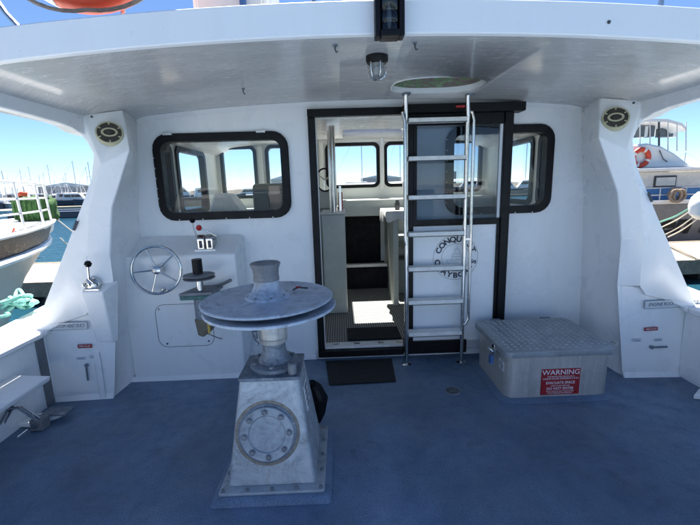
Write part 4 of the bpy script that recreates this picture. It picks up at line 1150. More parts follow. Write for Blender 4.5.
MB().tube([(hx + .02, hy, zz(334)), (hx + .055, hy + .05, zz(340)), (hx + .08, hy + .1, zz(345)), (hx + .05, hy + .19, zz(349))], .004, 6).build('wire', M['grey'], ph)

# ================================================================== LIGHTS AND HOOKS ON THE ROOF
nl = thing('stern_light', 'black stern light with clear ribbed lens fixed to the roof fascia', 'light', (.24, 1.79, 2.1))
p0, p1 = at(375.5, 36, 1.76), at(405, 36, 1.76)
nx0, nx1, nz = p0.x, p1.x, p0.z
MB().prism([(nx0, 1.76, nz), (nx0, 1.76, nz + .20), (nx0, 1.824, nz + .20), (nx0, 1.824, nz)], (.022, 0, 0)).build('housing', M['black'], nl, bevel=.004)
MB().prism([(nx1 - .022, 1.76, nz), (nx1 - .022, 1.76, nz + .20), (nx1 - .022, 1.824, nz + .20), (nx1 - .022, 1.824, nz)], (.022, 0, 0)).build('housing', M['black'], nl, bevel=.004)
MB().box(nx0 + .022, nx1 - .022, 1.745, 1.822, nz - .004, nz + .022).build('housing', M['black'], nl, bevel=.004)
MB().box(nx0 + .022, nx1 - .022, 1.745, 1.822, nz + .165, nz + .205).build('housing', M['black'], nl, bevel=.004)
MB().box(nx0 + .022, nx1 - .022, 1.80, 1.822, nz + .022, nz + .165).build('housing', M['black'], nl)
ncx = (nx0 + nx1) / 2
g = MB().lathe([(.042, nz + .023), (.043, nz + .045), (.040, nz + .05), (.043, nz + .055), (.043, nz + .09), (.040, nz + .095), (.043, nz + .10), (.043, nz + .164)], Matrix.Translation((ncx, 1.79, 0)), 28).build('lens', M['glass_dark'], nl)
MB().lathe([(.004, nz + .03), (.010, nz + .05), (.012, nz + .09), (.008, nz + .12), (.003, nz + .14)], Matrix.Translation((ncx, 1.79, 0)), 12).build('bulb', M['glass_lens'], nl)

cl = thing('bulkhead_light', 'caged bulkhead light with black base hanging from the white soffit', 'light', (.21, 2.1, 2.06))
lx = at(377, 60, 2.12).x; ly = 2.12; lz = soffit(lx)
q3 = at(377, 82, 2.12).z
LB = Matrix.Translation((lx, ly, lz)) @ Matrix.Rotation(PI, 4, 'X')
MB().lathe([(.056, -.004), (.056, .022), (.050, .034), (.044, .036)], LB, 28).build('base', M['black'], cl)
MB().lathe([(.036, .034), (.037, .07), (.030, .092), (.014, .103)], LB, 24).build('globe', M['glass_lens'], cl)
for k in range(6):
    a_ = R(60 * k + 15)
    MB().tube([LB @ Vector((r_ * math.cos(a_), r_ * math.sin(a_), z_)) for r_, z_ in ((.047, .030), (.047, .07), (.040, .095), (.022, .110), (.004, .112))], .0035, 6).build('cage_bar', M['steel'], cl)
MB().tube([LB @ Vector((.047 * math.cos(2 * PI * k / 20), .047 * math.sin(2 * PI * k / 20), .062)) for k in range(20)], .003, 6, True).build('cage_ring', M['steel'], cl)
for (px, py, Yh, lb) in ((243, 88, 2.62, 'small dark hook under the soffit, leftmost of three'), (335, 46, 1.94, 'small dark hook under the soffit near the fascia, left of the stern light'),
                         (415, 43, 1.93, 'small dark hook under the soffit near the fascia, right of the stern light')):
    p = at(px, py, Yh); z = soffit(p.x)
    hk = thing('soffit_hook', lb, 'hook', (p.x, Yh, z), 'small hooks under the soffit')
    MB().cyl((p.x, Yh, z - .003), (0, 0, -1), .010, .006, 10).build('plate', M['darkgrey'], hk) if False else None
    MB().lathe([(.010, -.008), (.010, .001)], Matrix.Translation((p.x, Yh, z)), 10).build('plate', M['darkcast'], hk)
    MB().tube([(p.x, Yh, z - .008), (p.x, Yh, z - .022), (p.x + .006, Yh, z - .034), (p.x + .012, Yh, z - .028)], .0035, 6).build('hook', M['darkgrey'], hk)
tag(MB().lathe([(.008, 0), (.006, .004)], Matrix.Translation(at(609, 22, 1.822)) @ Matrix.Rotation(PI / 2, 4, 'X'), 10).build('fascia_screw', M['darkgrey']), 'small dark screw hole in the right part of the roof fascia', 'screw')

# things on the roof -------------------------------------------------------------
RZ = 2.235
lbz = thing('roof_life_ring', 'orange life ring with rope and white band standing at the roof edge above the fascia', 'life ring', (-1.08, 2.0, RZ))
p = at(95, 10, 2.0)
Mr = Matrix.Translation((p.x + .01, 2.02, p.z + .362)) @ Matrix.Rotation(R(80), 4, 'X')
mb = MB(); rr = []
NR = 48
def torus_arc(mb, Mx, Rr, r, a0, a1, n, seg=14, sq=1.0):
    rings = []
    for i in range(n + 1):
        a = a0 + (a1 - a0) * i / n
        rings.append([Mx @ Vector(((Rr + r * math.cos(t)) * math.cos(a), (Rr + r * math.cos(t)) * math.sin(a), r * sq * math.sin(t))) for t in [2 * PI * k / seg for k in range(seg)]])
    return mb.loft(rings)
for k in range(4):
    a0 = R(-120 + 90 * k)
    torus_arc(MB(), Mr, .31, .085, a0 + R(8), a0 + R(82), 14).build('ring_section', M['orange'], lbz)
    torus_arc(MB(), Mr, .31, .087, a0 - R(7.6), a0 + R(7.6), 5).build('white_band', M['far_white'], lbz)
MB().tube([Mr @ Vector(((.405 + .03 * abs(math.sin(2 * a))) * math.cos(a), (.405 + .03 * abs(math.sin(2 * a))) * math.sin(a), .03)) for a in [2 * PI * k / 48 for k in range(48)]], .009, 6, True).build('grab_rope', M['brown_rope'], lbz)
rr_ = thing('roof_rail', 'stainless rail along the aft roof edge beside the life ring', 'rail', (-1.2, 2.05, RZ))
MB().tube([(-1.75, 2.12, 2.62), (-1.55, 2.08, 2.30), (-1.47, 2.06, 2.21)], .013, 8).build('brace', M['steel'], rr_)
MB().tube([(-1.8, 2.2, 2.75), (-1.0, 2.2, 2.78), (.3, 2.2, 2.78), (1.8, 2.2, 2.72)], .016, 8).build('top_rail', M['steel'], rr_)
for x_ in (-1.7, -1.06, -.1, .8, 1.7):
    MB().tube([(x_, 2.2, soffit(x_) + .14), (x_, 2.2, 2.775)], .013, 8).build('stanchion', M['steel'], rr_)
sb = thing('roof_locker', 'white locker on the wheelhouse roof with a blue pole beside it', 'locker', (-.45, 2.25, RZ))
a, b = at(192, 5, 2.3), at(268, 3, 2.3)
MB().box(a.x, b.x, 2.3, 2.8, RZ, 2.8).build('locker_body', M['boat_white'], sb, bevel=.02)
MB().box(a.x + .03, b.x - .03, 2.285, 2.299, RZ + .05, 2.7).build('locker_door', M['boat_white'], sb, bevel=.006)
p = at(243, 4, 2.26)
MB().cyl((p.x, 2.26, RZ - .01), (0, 0, 1), .018, .6, 10).build('pole', M['bluepipe'], sb)
p = at(287, 4, 2.1)
tag(MB().box(p.x - .05, p.x + .05, 2.05, 2.15, RZ - .02, RZ + .06).build('roof_block', M['black'], bevel=.01), 'small black block at the roof edge right of the white locker', 'block')

# ================================================================== LEFT DECK FITTINGS
fb = thing('folding_bracket', 'chrome folding rod bracket at the foot of the port bulwark', 'bracket', (-2.0, 2.3, 0))
A0 = at(40, 424, 2.28)
MB().box(A0.x - .04, A0.x + .035, 2.25, 2.32, .004, .075).build('bracket_box', M['drum'], fb, bevel=.004)
MB().cyl((A0.x, 2.247, .045), (0, -1, 0), .018, .012, 14).build('pivot_bolt', M['steel'], fb)
MB().box(A0.x - .03, A0.x + .13, 2.33, 2.42, .05, .068).build('hinge_arm', M['darkcast'], fb, bevel=.004)
pts_ = [at(38, 421, 2.26), at(18, 408, 2.22), at(8, 409, 2.20), at(0, 424, 2.18), at(-8, 440, 2.16)]
MB().tube(pts_, .007, 8).build('rod', M['darkcast'], fb)
pts_ = [p + Vector((0, .03, -.01)) for p in pts_]
MB().tube(pts_, .007, 8).build('rod', M['steel'], fb)
MB().cyl(tuple(pts_[2]), (0, -1, 0), .014, .03, 10).build('joint', M['darkgrey'], fb)
for s, lb in ((-1, 'white wedge shaped gate guide on the deck at the port side'), (1, 'white wedge shaped gate guide on the deck at the starboard side')):
    q = [at(36, 424, 2.4), at(63, 416, 2.4)]
    if s < 0:
        pts = [(-2.10, 2.30, .002), (-1.99, 2.29, .002), (-1.885, 2.41, .002), (-1.91, 2.44, .002), (-2.07, 2.40, .002)]
    else:
        pts = [(2.29, 2.30, .002), (2.34, 2.29, .002), (2.40, 2.20, .002), (2.47, 2.28, .002), (2.40, 2.38, .002)]
    tag(MB().prism(pts, (0, 0, .035)).build('gate_guide', M['white'], bevel=.008), lb, 'guide', 'gate guides on the deck')

# teal rope on the cap
pts_ = []
base = [(0, 317), (6, 312), (14, 306), (22, 302), (30, 300), (33, 304), (26, 308), (18, 306), (14, 300), (20, 296), (27, 298), (24, 303), (16, 300), (16, 293), (20, 290)]
for i, (px, py) in enumerate(base):
    p = at(px, py, 2.62 - .0 * i)
    r_ = _ray(px, py); zt_ = .60 + .018 * (i % 3) + (.02 if i > 6 else 0)
    t_ = (zt_ - CAM_H) / r_.z; pts_.append(Vector((0, 0, CAM_H)) + r_ * t_)
pts_ = [pts_[0] + Vector((-.5, -.25, 0)), ] + pts_
def smooth_path(p, n=4):
    out = []
    for i in range(len(p) - 1):
        p0 = p[max(i - 1, 0)]; p1 = p[i]; p2 = p[i + 1]; p3 = p[min(i + 2, len(p) - 1)]
        for k in range(n):
            t = k / n
            out.append(.5 * ((2 * p1) + (p2 - p0) * t + (2 * p0 - 5 * p1 + 4 * p2 - p3) * t * t + (3 * p1 - p0 - 3 * p2 + p3) * t ** 3))
    out.append(p[-1]); return out
c_r = pts_[8]
for i in range(26):
    a_ = i * 1.05
    pts_.append(c_r + Vector((.085 * math.cos(a_) + .02 * math.sin(i * 2.3), .06 * math.sin(a_ * 1.3), .012 + .002 * i + .02 * math.sin(i * 1.7))))
tag(MB().tube(smooth_path(pts_, 5), .0135, 8).build('mooring_rope', M['teal_rope']), 'teal mooring rope knotted in a heap on the port cap rail', 'rope')

# ================================================================== NEIGHBOUR BOATS
def sheer_l(y): return 1.02 + .0 * y
nb = thing('neighbour_boat', 'cream hulled boat with brown band and white bow rail moored on the port side', 'boat', (-6.6, 3, WZ))
NX, NB = -6.35, 8.75
def hw_(y):       # half beam at deck, bow at NB
    t = max(0, min(1, (NB - y) / 7.0)); return 1.95 * (1 - (1 - t) ** 3.2) + .015
def nring(y, lo, hi):
    f = [hw_(y) * (1 - .0), hw_(y - (0 if hi > .9 else 1.1))]
    return f
ys = [-4, -1, 1, 2.5, 4, 5, 6, 6.8, 7.5, 8.0, 8.4, NB]
def zs_sheer(y): return .80 + .025 * max(0, y - 2)
def section(y, levels):
    out = []
    for z, k, back in levels:      # k scales beam, back shifts the stem aft as we go lower
        w = hw_(y + back) * k if y + back < NB else 0.0
        out.append((w, z))
    return out
lv = lambda y: [(zs_sheer(y), 1, 0), (zs_sheer(y) - .34, .97, .25)]
def side_strip(levels, name, mat, parent, thick=None):
    mb = MB()
    for s in (-1, 1):
        rings = []
        for y in ys:
            ring = []
            for (zf, k, rake) in levels:
                yy_ = y - rake * max(0, (y - 2) / (NB - 2))
                ring.append((NX + s * hw_(y) * k, yy_, zf(y)))
            rings.append(ring)
        mb.loft(rings, caps=False, closed=False)
    bmesh.ops.remove_doubles(mb.bm, verts=mb.bm.verts, dist=.002)
    return mb.build(name, mat, parent)
side_strip([(lambda y: zs_sheer(y), 1.0, 0), (lambda y: zs_sheer(y) - .36, .99, .30)], 'topside_band', M['hull_brown'], nb)
side_strip([(lambda y: zs_sheer(y) - .36, .99, .30), (lambda y: zs_sheer(y) - .9, .90, .95), (lambda y: -.75, .80, 1.55), (lambda y: -1.3, .66, 2.0), (lambda y: -1.8, .2, 2.4)], 'hull', M['hull_white'], nb)
for s in (-1, 1):
    MB().tube([(NX + s * (hw_(y) + .01), y - .27 * max(0, (y - 2) / (NB - 2)), zs_sheer(y) - .34) for y in ys], .055, 8).build('rubbing_strake', M['boat_white'], nb)
    MB().tube([(NX + s * hw_(y), y, zs_sheer(y) + .015) for y in ys], .035, 8).build('gunwale', M['boat_white'], nb)
mb = MB(); mb.loft([[(NX - hw_(y), y, zs_sheer(y) - .01), (NX + hw_(y), y, zs_sheer(y) - .01), (NX + hw_(y) * .9, y, zs_sheer(y) - .2), (NX - hw_(y) * .9, y, zs_sheer(y) - .2)] for y in ys[:-1]])
mb.build('foredeck', M['cream_in'], nb)
for k in range(16):
    y = 5.4 + k * .2
    w = hw_(y) - .1
    if w > .05: MB().box(NX - w, NX + w, y, y + .13, zs_sheer(y) + .0, zs_sheer(y) + .03).build('deck_slat', M['boat_white'], nb)
def rail_pt(t, z): # follows gunwale
    y = 2.2 + (NB - .35 - 2.2) * (1 - abs(t)) ** .75
    return Vector((NX + math.copysign(max(hw_(y) - .08, 0), t), y, z))
for z, r_ in ((1.62, .022), (1.36, .016), (1.14, .016)):
    pts = [rail_pt(-1 + i / 16, z + .05) for i in range(33)]
    MB().tube(pts, r_, 8).build('bow_rail', M['far_white'], nb)
for t in (-.98, -.8, -.62, -.46, -.3, -.14, .0, .14, .3, .46, .62, .8, .98):
    a = rail_pt(t, .86); b = rail_pt(t, 1.66)
    MB().tube([a + Vector((0, .06, 0)), b], .019, 8).build('stanchion', M['far_white'], nb)
a_ = rail_pt(.1, 1.6)
MB().tube([rail_pt(.12, 1.6), rail_pt(.03, .95) + Vector((0, .25, 0))], .02, 8).build('stanchion', M['far_white'], nb)
# wheelhouse far back on the neighbour
MB().prism([(NX - 1.35, -2, .9), (NX - 1.35, 4.6, .9), (NX - 1.3, 3.9, 1.55), (NX - 1.3, 3.2, 2.4), (NX - 1.3, -2, 2.4)], (2.7, 0, 0)).build('cabin', M['boat_white'], nb, bevel=.03)
MB().prism([(NX - 1.36, 3.9, 1.6), (NX - 1.36, 3.3, 2.25), (NX - 1.36, .5, 2.25), (NX - 1.36, .5, 1.6)], (2.72, 0, 0)).build('window', M['hull_dark'], nb)
MB().prism([(NX - 1.0, 4.2, 1.28), (NX - 1.0, 4.75, .93), (NX - 1.0, 5.4, .93), (NX - 1.0, 5.2, 1.02)], (2.0, 0, 0)).build('deck_hatch_hood', M['hull_dark'], nb)
# green net bin and heap
gb = thing('net_heap', 'green net heap on the foredeck of the cream hulled boat', 'net', (-6.2, 6.9, .9))
mb = MB(); nn = 14
c_ = at(36, 208, 8.0)
rings = []
for i in range(nn + 1):
    ph_ = -PI / 2 + PI * i / nn
    rings.append([(c_.x + (.37 * math.copysign(abs(math.cos(ph_)) ** .45, 1)) * math.copysign(abs(math.cos(2 * PI * k / 24)) ** .8, math.cos(2 * PI * k / 24)) * (1 + .07 * math.sin(5 * k + i) + random.uniform(-.05, .05)),
                   8.0 + .30 * math.cos(ph_) ** .45 * math.sin(2 * PI * k / 24) * (1 + .06 * math.sin(3 * k)),
                   1.19 + .25 * math.copysign(abs(math.sin(ph_)) ** .6, math.sin(ph_)) + .03 * math.sin(k * 1.9) + random.uniform(-.025, .025)) for k in range(24)]) if abs(math.cos(ph_)) > 1e-6 else None
rings = [r for r in rings if r]
mb.loft(rings); mb.build('net', M['green_net'], gb)
for k in range(9):
    aa = -.9 + .25 * k
    MB().tube([(c_.x + .365 * math.sin(aa), 8.0 - .31 * math.cos(aa), 1.0), (c_.x + .37 * math.sin(aa), 8.0 - .32 * math.cos(aa), 1.40)], .014, 6).build('net_fold', M['green_net'], gb)
tag(MB().tube([(c_.x - .25, 7.95, 1.46), (c_.x - .15, 7.9, 1.50), (c_.x - .08, 7.95, 1.48)], .05, 8).build('red_float', M['red_rope']), 'red float on top of the green net heap', 'float')
# red line hanging on band
p_ = [at(13, 228, 6.0), at(9, 240, 5.85), at(3, 250, 5.7), at(-6, 262, 5.5)]
tag(MB().tube([v + Vector((.09, -.09, 0)) for v in p_], .014, 6).build('red_line', M['red_rope']), 'thin red line hanging over the brown band of the neighbouring bow', 'rope')
# mooring lines from neighbour's bow to walkway
for k, (a, b) in enumerate((((55, 218), (105, 252)), ((60, 238), (92, 262)))):
    A1 = at(*a, 8.4); B1 = at(*b, 10.2)
    mid = (A1 + B1) / 2 - Vector((0, 0, .06))
    tag(MB().tube(smooth_path([A1, mid, B1]), .014, 6).build('mooring_line', M['white_rope']), ('upper' if k == 0 else 'lower') + ' pale mooring line from the neighbouring bow to the walkway', 'rope', 'mooring lines on the port side')
# white cruiser behind the neighbour
n0 = len(bpy.data.objects)
wb = thing('white_cruiser', 'white cruiser with dark windows behind the bow rail of the neighbouring boat', 'boat', (-15, 14, WZ))
MB().prism([(-21, 14.2, -1.3), (-11.5, 14.2, -1.3), (-10.2, 14.2, .15), (-21, 14.2, .2)], (0, 3.2, 0)).build('hull', M['boat_white'], wb, bevel=.08)
MB().prism([(-20, 14.6, .2), (-12.4, 14.6, .15), (-13.6, 14.6, 1.0), (-14.6, 14.6, 2.1), (-19.5, 14.6, 2.2)], (0, 2.4, 0)).build('cabin', M['boat_white'], wb, bevel=.08)
MB().prism([(-19, 14.57, 1.35), (-14.1, 14.57, 1.35), (-14.7, 14.57, 1.9), (-19, 14.57, 1.95)], (0, 2.46, 0)).build('window', M['hull_dark'], wb)
MB().prism([(-19, 14.8, 2.2), (-15.2, 14.8, 2.15), (-15.8, 14.8, 2.75), (-18.5, 14.8, 2.8)], (0, 2.0, 0)).build('flybridge', M['boat_white'], wb, bevel=.05)

for o_ in wb.children: o_.data.transform(Matrix.Translation((-2.6, 0, 0)))
# right hand cruiser beyond the walkway ------------------------------------------
cr = thing('sport_cruiser', 'white flybridge cruiser with charcoal hull and orange life ring on the starboard side', 'boat', (13, 14.5, WZ))
RY = 13.2
def ra(px, py, Y=RY): p = at(px, py, Y); return p
z_g = ra(670, 203).z
x0 = ra(600, 200).x; x1 = ra(760, 205).x
MB().prism([(x0, RY, z_g), (x0 + .3, RY + .1, WZ - .2), (x1 + 3, RY + .1, WZ - .2), (x1 + 3, RY, z_g)], (0, 4.2, 0)).build('hull', M['hull_grey'], cr, bevel=.05)
MB().box(x0 - .02, x1 + 3, RY - .04, RY + 4.24, z_g - .03, z_g + .10).build('gunwale', M['far_white'], cr, bevel=.02)
zb1 = ra(670, 190).z
MB().box(x0 + .4, x1 + 2, RY + .45, RY + 3.7, z_g + .10, zb1 + .08).build('blue_cover', M['blue_stripe'], cr, bevel=.03)
# saloon sides with window
zs0, zs1 = zb1 + .08, ra(670, 171).z
MB().box(ra(640, 180).x - 1, ra(700, 180).x + 3, RY + .5, RY + 3.6, zs0, zs1).build('saloon', M['saloon_shade'], cr, bevel=.03)
a, b = ra(654, 176, RY + .5), ra(675, 187, RY + .5)
f = MB().box(a.x, b.x, RY + .46, RY + .499, b.z, a.z).build('window', M['hull_dark'], cr, bevel=.02)
MB().box(a.x + .06, b.x - .06, RY + .44, RY + .459, b.z + .06, a.z - .06).build('pane', M['saloon_shade'], f)
MB().box(ra(640, 172).x - 1, ra(700, 172).x + 3, RY + .3, RY + 3.8, zs1 + .003, zs1 + .12).build('saloon_roof', M['far_white'], cr, bevel=.03)
# flybridge body: sloping curved white mass
pts = [(636, 172), (636, 147), (648, 143), (662, 146), (675, 153), (688, 163), (697, 172)]
fp = [ra(px, py, RY + .7) for px, py in pts]
fp[0].z = fp[-1].z = zs1 + .125
fp[0].x -= .8; fp[1].x -= .8
MB().prism([tuple(v) for v in fp], (0, 2.7, 0)).build('flybridge', M['boat_white'], cr, bevel=.08)
# hardtop on posts with clears
tz = ra(660, 120, RY + 1).z
ha = [ra(636, 121, RY + .9), ra(646, 118.5, RY + .9), ra(668, 119, RY + .9), ra(682, 123, RY + .9), ra(687, 128, RY + .9)]
MB().prism([tuple(v) for v in ha] + [tuple(v - Vector((0, 0, .10))) for v in ha[::-1]], (0, 2.3, 0)).build('bimini', M['far_white'], cr)
for px in (640, 650, 659, 668, 677, 686):
    for dy in (.9, 3.2):
        t = ra(px, 122, RY + dy); b = ra(px, 151, RY + dy) if dy == .9 else ra(px, 150, RY + dy)
        MB().tube([t, b], .035 if px == 659 else .02, 6).build('post', M['hull_dark'] if px == 659 else M['mast'], cr)
a, b = ra(638, 124, RY + .9), ra(686, 128, RY + .9)
g = MB(); g.quad((a.x, RY + .93, a.z - .5), (b.x, RY + .93, b.z - .45), (b.x, RY + .93, b.z), (a.x, RY + .93, a.z)); g.build('clear_screen', M['glass'], cr, smooth=False)
for px, w_ in ((643, 3), (647, 2), (653, 3), (665, 3), (671, 4), (676, 2)):
    t = ra(px, 126, RY + 1.6)
    MB().box(t.x - w_ * .03, t.x + w_ * .03, RY + 1.6, RY + 1.9, t.z - .38, t.z).build('gear', M['darkgrey'] if w_ > 2 else M['far_white'], cr)
# rail at gunwale
a, b = ra(652, 196.5), ra(720, 196.5)
for dz_ in (.28, .52):
    MB().tube([(x0, RY + .05, z_g + dz_), (x1 + 2, RY + .05, z_g + dz_)], .022, 6).build('side_rail', M['mast'], cr)
for k in range(9):
    xx = x0 + .3 + k * .9
    MB().tube([(xx, RY + .05, z_g + .08), (xx, RY + .05, z_g + .52)], .02, 6).build('stanchion', M['mast'], cr)
# lettering on hull
mb = MB(); p = ra(679, 224, RY - .01)
text_bm(mb, 'en F', 1.0, Matrix.Translation((ra(686, 223).x, RY - .012, p.z - .02)) @ STAND, .004, shear=.35, sx=1.2, bold=.02)
o = mb.build('name_lettering', M['black'], cr, smooth=False)
# life ring on flybridge
lr = thing('life_ring', 'orange and white life ring on the flybridge side of the starboard cruiser', 'life ring', tuple(ra(640, 158, RY + .6)))
c = ra(641, 157.5, RY + .62)
Mr2 = Matrix.Translation(c) @ Matrix.Rotation(PI / 2, 4, 'X')
for k in range(4):
    a0 = R(-25 + 90 * k)
    torus_arc(MB(), Mr2, .27, .085, a0 + R(9), a0 + R(81), 10, 10, .8).build('ring_section', M['orange'], lr)
    torus_arc(MB(), Mr2, .27, .087, a0 - R(8.7), a0 + R(8.7), 3, 10, .8).build('white_band', M['far_white'], lr)
# rope coil on the rail
rc = thing('rope_coil', 'brown rope coil hanging on the rail of the starboard cruiser', 'rope', tuple(ra(676, 194, RY - .05)))
c = ra(676, 195, RY - .08)
for k in range(7):
    a_ = random.uniform(-.3, .3)
    Mk = Matrix.Translation(c + Vector((random.uniform(-.12, .12), -.02 * k, random.uniform(-.05, .05)))) @ Matrix.Rotation(a_, 4, 'Y')
    MB().tube([Mk @ Vector((.20 * math.cos(2 * PI * i / 20), random.uniform(-.02, .02), .19 * math.sin(2 * PI * i / 20))) for i in range(20)], .04, 6, True).build('coil_turn', M['brown_rope'], rc)
# wiper / antenna on the flybridge
p = ra(663, 156, RY + .64)
MB().tube([(p.x - .15, p.y, p.z + .2), (p.x, p.y - .02, p.z - .1), (p.x + .18, p.y, p.z - .2)], .02, 6).build('wiper', M['grey'], cr)
# white bow close by on the right with its fender
c = at(705, 206, 9.0)
tag(MB().lathe([(.03, .36), (.16, .33), (.27, .20), (.31, 0), (.27, -.2), (.16, -.3), (.03, -.33)], Matrix.Translation(c), 24).build('fender', M['boat_white']), 'large white round fender at the right edge above the walkway', 'fender')
bwr = thing('white_bow', 'white bow of a boat moored just off the right edge of the picture', 'boat', (9, 4, WZ))
bx = c.x + 1.75
MB().loft([[(bx - w, y, .85), (bx - w * .8, y - .3, -.2), (bx, y - .6, -1.5), (bx + w * .8, y - .3, -.2), (bx + w, y, .85)] for y, w in ((-3, 1.7), (3, 1.7), (5.5, 1.45), (7.5, .8), (8.9, .06))]).build('hull', M['boat_white'], bwr)
for k, (a, b, mt) in enumerate((((700, 204), (662, 227), 'white_rope'), ((700, 212), (664, 235), 'white_rope'), ((700, 217), (668, 237), 'white_rope'), ((697, 204), (660, 222), 'teal_rope'))):
    A1 = at(*a, 9.0); B1 = at(*b, 11.8)
    tag(MB().tube(smooth_path([A1, (A1 + B1) / 2 - Vector((0, 0, .05)), B1]), .017 if mt == 'white_rope' else .022, 6).build('mooring_line', M[mt]),
        ('upper white', 'middle white', 'lowest white', 'green')[k] + ' mooring line running from the fender across the charcoal hull', 'rope', 'mooring lines on the starboard side')

# ================================================================== FAR MARINA
def far_boat(x, y, L, hullm, cab, mast, rot=0, towers=0, seed=0, lb=''):
    rnd = random.Random(seed)
    t = thing('moored_boat', lb, 'boat', (x, y, WZ), 'far boats across the harbour')
    Mx = Matrix.Translation((x, y, WZ)) @ Matrix.Rotation(rot, 4, 'Z')
    def MM(o_): o_.data.transform(Mx); return o_
    hb_ = L * .13; fh = L * .085 + .5
    mb = MB()
    mb.loft([[(px, -w, fh * k), (px, w, fh * k), (px, w * .8, -.1), (px, -w * .8, -.1)] for px, w, k in ((-L / 2, hb_ * .85, 1), (0, hb_, 1), (L * .3, hb_ * .75, 1.12), (L / 2, .05, 1.3))])
    MM(mb.build('hull', hullm, t))
    if cab:
        ch = L * .10 + .5
        MM(MB().prism([(-L * .25, -hb_ * .7, fh), (L * .18, -hb_ * .7, fh), (L * .08, -hb_ * .7, fh + ch), (-L * .22, -hb_ * .7, fh + ch)], (0, hb_ * 1.4, 0)).build('cabin', M['far_white'], t, bevel=.06))
        MM(MB().prism([(-L * .2, -hb_ * .72, fh + ch * .45), (L * .12, -hb_ * .72, fh + ch * .45), (L * .08, -hb_ * .72, fh + ch * .8), (-L * .2, -hb_ * .72, fh + ch * .8)], (0, hb_ * 1.44, 0)).build('window', M['hull_dark'], t))
    if mast:
        MM(MB().cyl((L * .02, 0, fh), (0, 0, 1), .07, mast, 6).build('mast', M['mast'], t))
        MM(MB().tube([(L * .02, 0, fh + mast), (L / 2, 0, fh * 1.3)], .02, 4).build('stay', M['mast'], t))
        MM(MB().tube([(L * .02, 0, fh + mast), (-L / 2, 0, fh)], .02, 4).build('stay', M['mast'], t))
        MM(MB().tube([(L * .02, -.8, fh + mast * .62), (L * .02, .8, fh + mast * .62)], .04, 4).build('spreader', M['mast'], t))
    if towers:
        for sx_ in (-1, 1):
            MM(MB().tube([(-L * .3, sx_ * hb_ * .8, fh), (-L * .3, sx_ * hb_ * .5, fh + towers), (-L * .15, sx_ * hb_ * .5, fh + towers), (-L * .05, sx_ * hb_ * .8, fh)], .06, 5).build('gantry', M['mast'], t))
        MM(MB().tube([(-L * .3, -hb_ * .5, fh + towers), (-L * .3, hb_ * .5, fh + towers)], .06, 5).build('gantry_bar', M['mast'], t))
    return t
rnd = random.Random(3)
names_h = {0: ('navy', M['far_navy']), 1: ('white', M['far_white']), 2: ('charcoal', M['hull_dark'])}
# ranks of boats across the forward half, some behind for the reflections
def px2x(px, Y): return at(px, 200, Y).x
idx = 0
descr = ['with gantries', 'with tall mast', 'with low cabin', 'with short mast']
ORD = ['first', 'second', 'third', 'fourth', 'fifth', 'sixth', 'seventh', 'eighth', 'ninth', 'tenth', 'eleventh', 'twelfth', 'thirteenth', 'fourteenth', 'fifteenth', 'sixteenth', 'seventeenth', 'eighteenth', 'nineteenth', 'twentieth'] + ['twenty ' + w for w in ('first', 'second', 'third', 'fourth', 'fifth', 'sixth', 'seventh', 'eighth', 'ninth')] + ['thirtieth'] + ['thirty ' + w for w in ('first', 'second', 'third', 'fourth', 'fifth', 'sixth', 'seventh', 'eighth', 'ninth')]
for ang in [a for a in range(-66, 76, 4)]:
    Rr = 88 + rnd.uniform(-12, 25)
    if -50 < ang < -28: Rr = 118 + rnd.uniform(-6, 20)
    x_, y_ = Rr * math.sin(R(ang + rnd.uniform(-1.2, 1.2))), Rr * math.cos(R(ang))
    hk_ = 0 if (-50 < ang < -28 and rnd.random() < .7) else rnd.choice([0, 1, 1, 2])
    d_ = rnd.randrange(4)
    L_ = rnd.uniform(9, 14)
    far_boat(x_, y_, L_, names_h[hk_][1], d_ != 1 or rnd.random() < .5, {0: 0, 1: rnd.uniform(9, 13), 2: 0, 3: rnd.uniform(5, 7)}[d_], rot=rnd.uniform(-.25, .25) + R(-ang) + rnd.choice([0, PI]), towers=rnd.uniform(2.6, 4) if d_ == 0 else 0, seed=idx,
             lb='far %s boat %s, %s from the left in the row' % (names_h[hk_][0], descr[d_], ORD[idx]))
    idx += 1
for k in range(34):      # yachts' masts in the dense left rank
    ang = -47 + k * .58 + rnd.uniform(-.2, .2)
    Rr = 100 + rnd.uniform(0, 40)
    far_boat(Rr * math.sin(R(ang)), Rr * math.cos(R(ang)), rnd.uniform(9, 13), M['far_white'] if k % 3 else M['far_navy'], k % 2 == 0, rnd.uniform(3.5, 9.5), rot=rnd.uniform(0, 6), seed=idx, towers=rnd.uniform(2.5, 4.5) if k % 3 == 0 else 0,
             lb='small far %s yacht, %s from left in the crowded rank' % ('white' if k % 3 else 'navy', ORD[k]))
    idx += 1
for ang in range(110, 260, 10):
    Rr = 62 + rnd.uniform(-4, 20)
    hk_ = rnd.choice([1, 1, 0])
    far_boat(Rr * math.sin(R(ang)), Rr * math.cos(R(ang)), rnd.uniform(9, 13), names_h[hk_][1], True, rnd.choice([0, 7]), rot=R(-ang) + PI / 2 * rnd.choice([0, 1]), seed=idx,
             lb='%s boat astern of the blue deck, %s clockwise from starboard' % (names_h[hk_][0], ORD[(ang - 110) // 10]))
    idx += 1
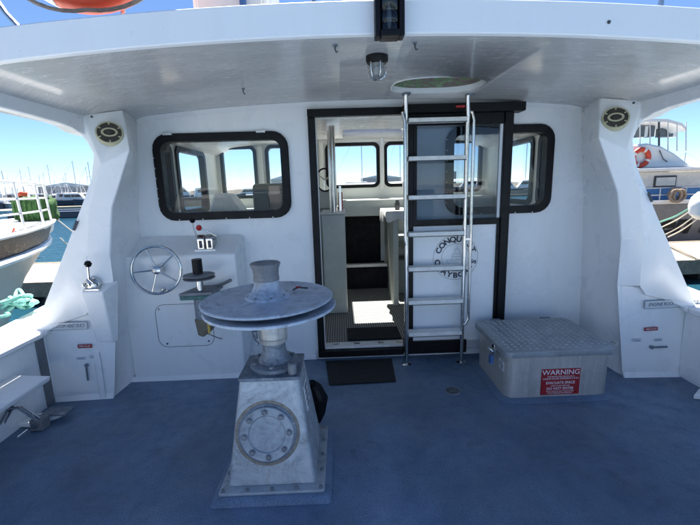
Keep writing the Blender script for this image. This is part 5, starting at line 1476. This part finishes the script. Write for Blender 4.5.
# low floating jetties on the left
for k, (px, py, w_, Yj) in enumerate(((66, 211, 3.4, 52), (70, 206, 4, 66), (60, 214.5, 6.0, 46))):
    p = at(px, py, Yj)
    tag(MB().box(p.x - w_, p.x + w_ + 1, Yj, Yj + 2.2, WZ, WZ + .75).build('jetty', M['far_navy'] if k != 1 else M['dock'], bevel=.05), ('dark floating jetty in the middle distance on the left', 'pale floating jetty beneath the far boats on the left', 'nearest dark floating jetty beyond the neighbouring bow')[k], 'jetty')
# navy building-like work boat
far_boat(px2x(84, 95), 95, 11, M['far_navy'], True, 0, rot=PI, towers=0, seed=99, lb='far navy work boat with blue cabin just left of the port wing')
# breakwater and sheds on the horizon
mb = MB(); nseg = 140
rings = []
for i in range(nseg + 1):
    a_ = R(-100 + 200 * i / nseg); Rr = 230
    hgt = WZ + 2.2 + .9 * random.random()
    rings.append([(Rr * math.sin(a_), Rr * math.cos(a_), WZ - .5), ((Rr + 3) * math.sin(a_), (Rr + 3) * math.cos(a_), hgt), ((Rr + 8) * math.sin(a_), (Rr + 8) * math.cos(a_), hgt), ((Rr + 14) * math.sin(a_), (Rr + 14) * math.cos(a_), WZ - .5)])
mb.loft(rings); structure(mb.build('breakwater', M['rock'], smooth=False))
for k, (ang, w_, h_) in enumerate(((-52, 16, 5), (-34, 22, 4.5), (-8, 14, 6), (6, 24, 5), (15, 12, 7), (33, 20, 5), (52, 18, 6))):
    Rr = 238
    s_ = thing('harbour_shed', 'distant harbour shed on the breakwater, number %s from the left' % ('one', 'two', 'three', 'four', 'five', 'six', 'seven')[k], 'shed', (Rr * math.sin(R(ang)), Rr * math.cos(R(ang)), 1))
    Mx = Matrix.Translation((Rr * math.sin(R(ang)), Rr * math.cos(R(ang)), 1.0)) @ Matrix.Rotation(R(-ang), 4, 'Z')
    o_ = MB().box(-w_ / 2, w_ / 2, 0, 10, 0, h_).build('wall', M['shed'], s_); o_.data.transform(Mx)
    o_ = MB().prism([(-w_ / 2 - .4, -.4, h_ + .01), (w_ / 2 + .4, -.4, h_ + .01), (0, -.4, h_ + 2.0)], (0, 10.8, 0)).build('roof', M['far_white'], s_); o_.data.transform(Mx)

# ------------------------------------------------------------------ put empties at their bases
for o, loc in THINGS:
    o.location = loc
    for ch in o.children:
        ch.matrix_parent_inverse = Matrix.Translation(loc).inverted()
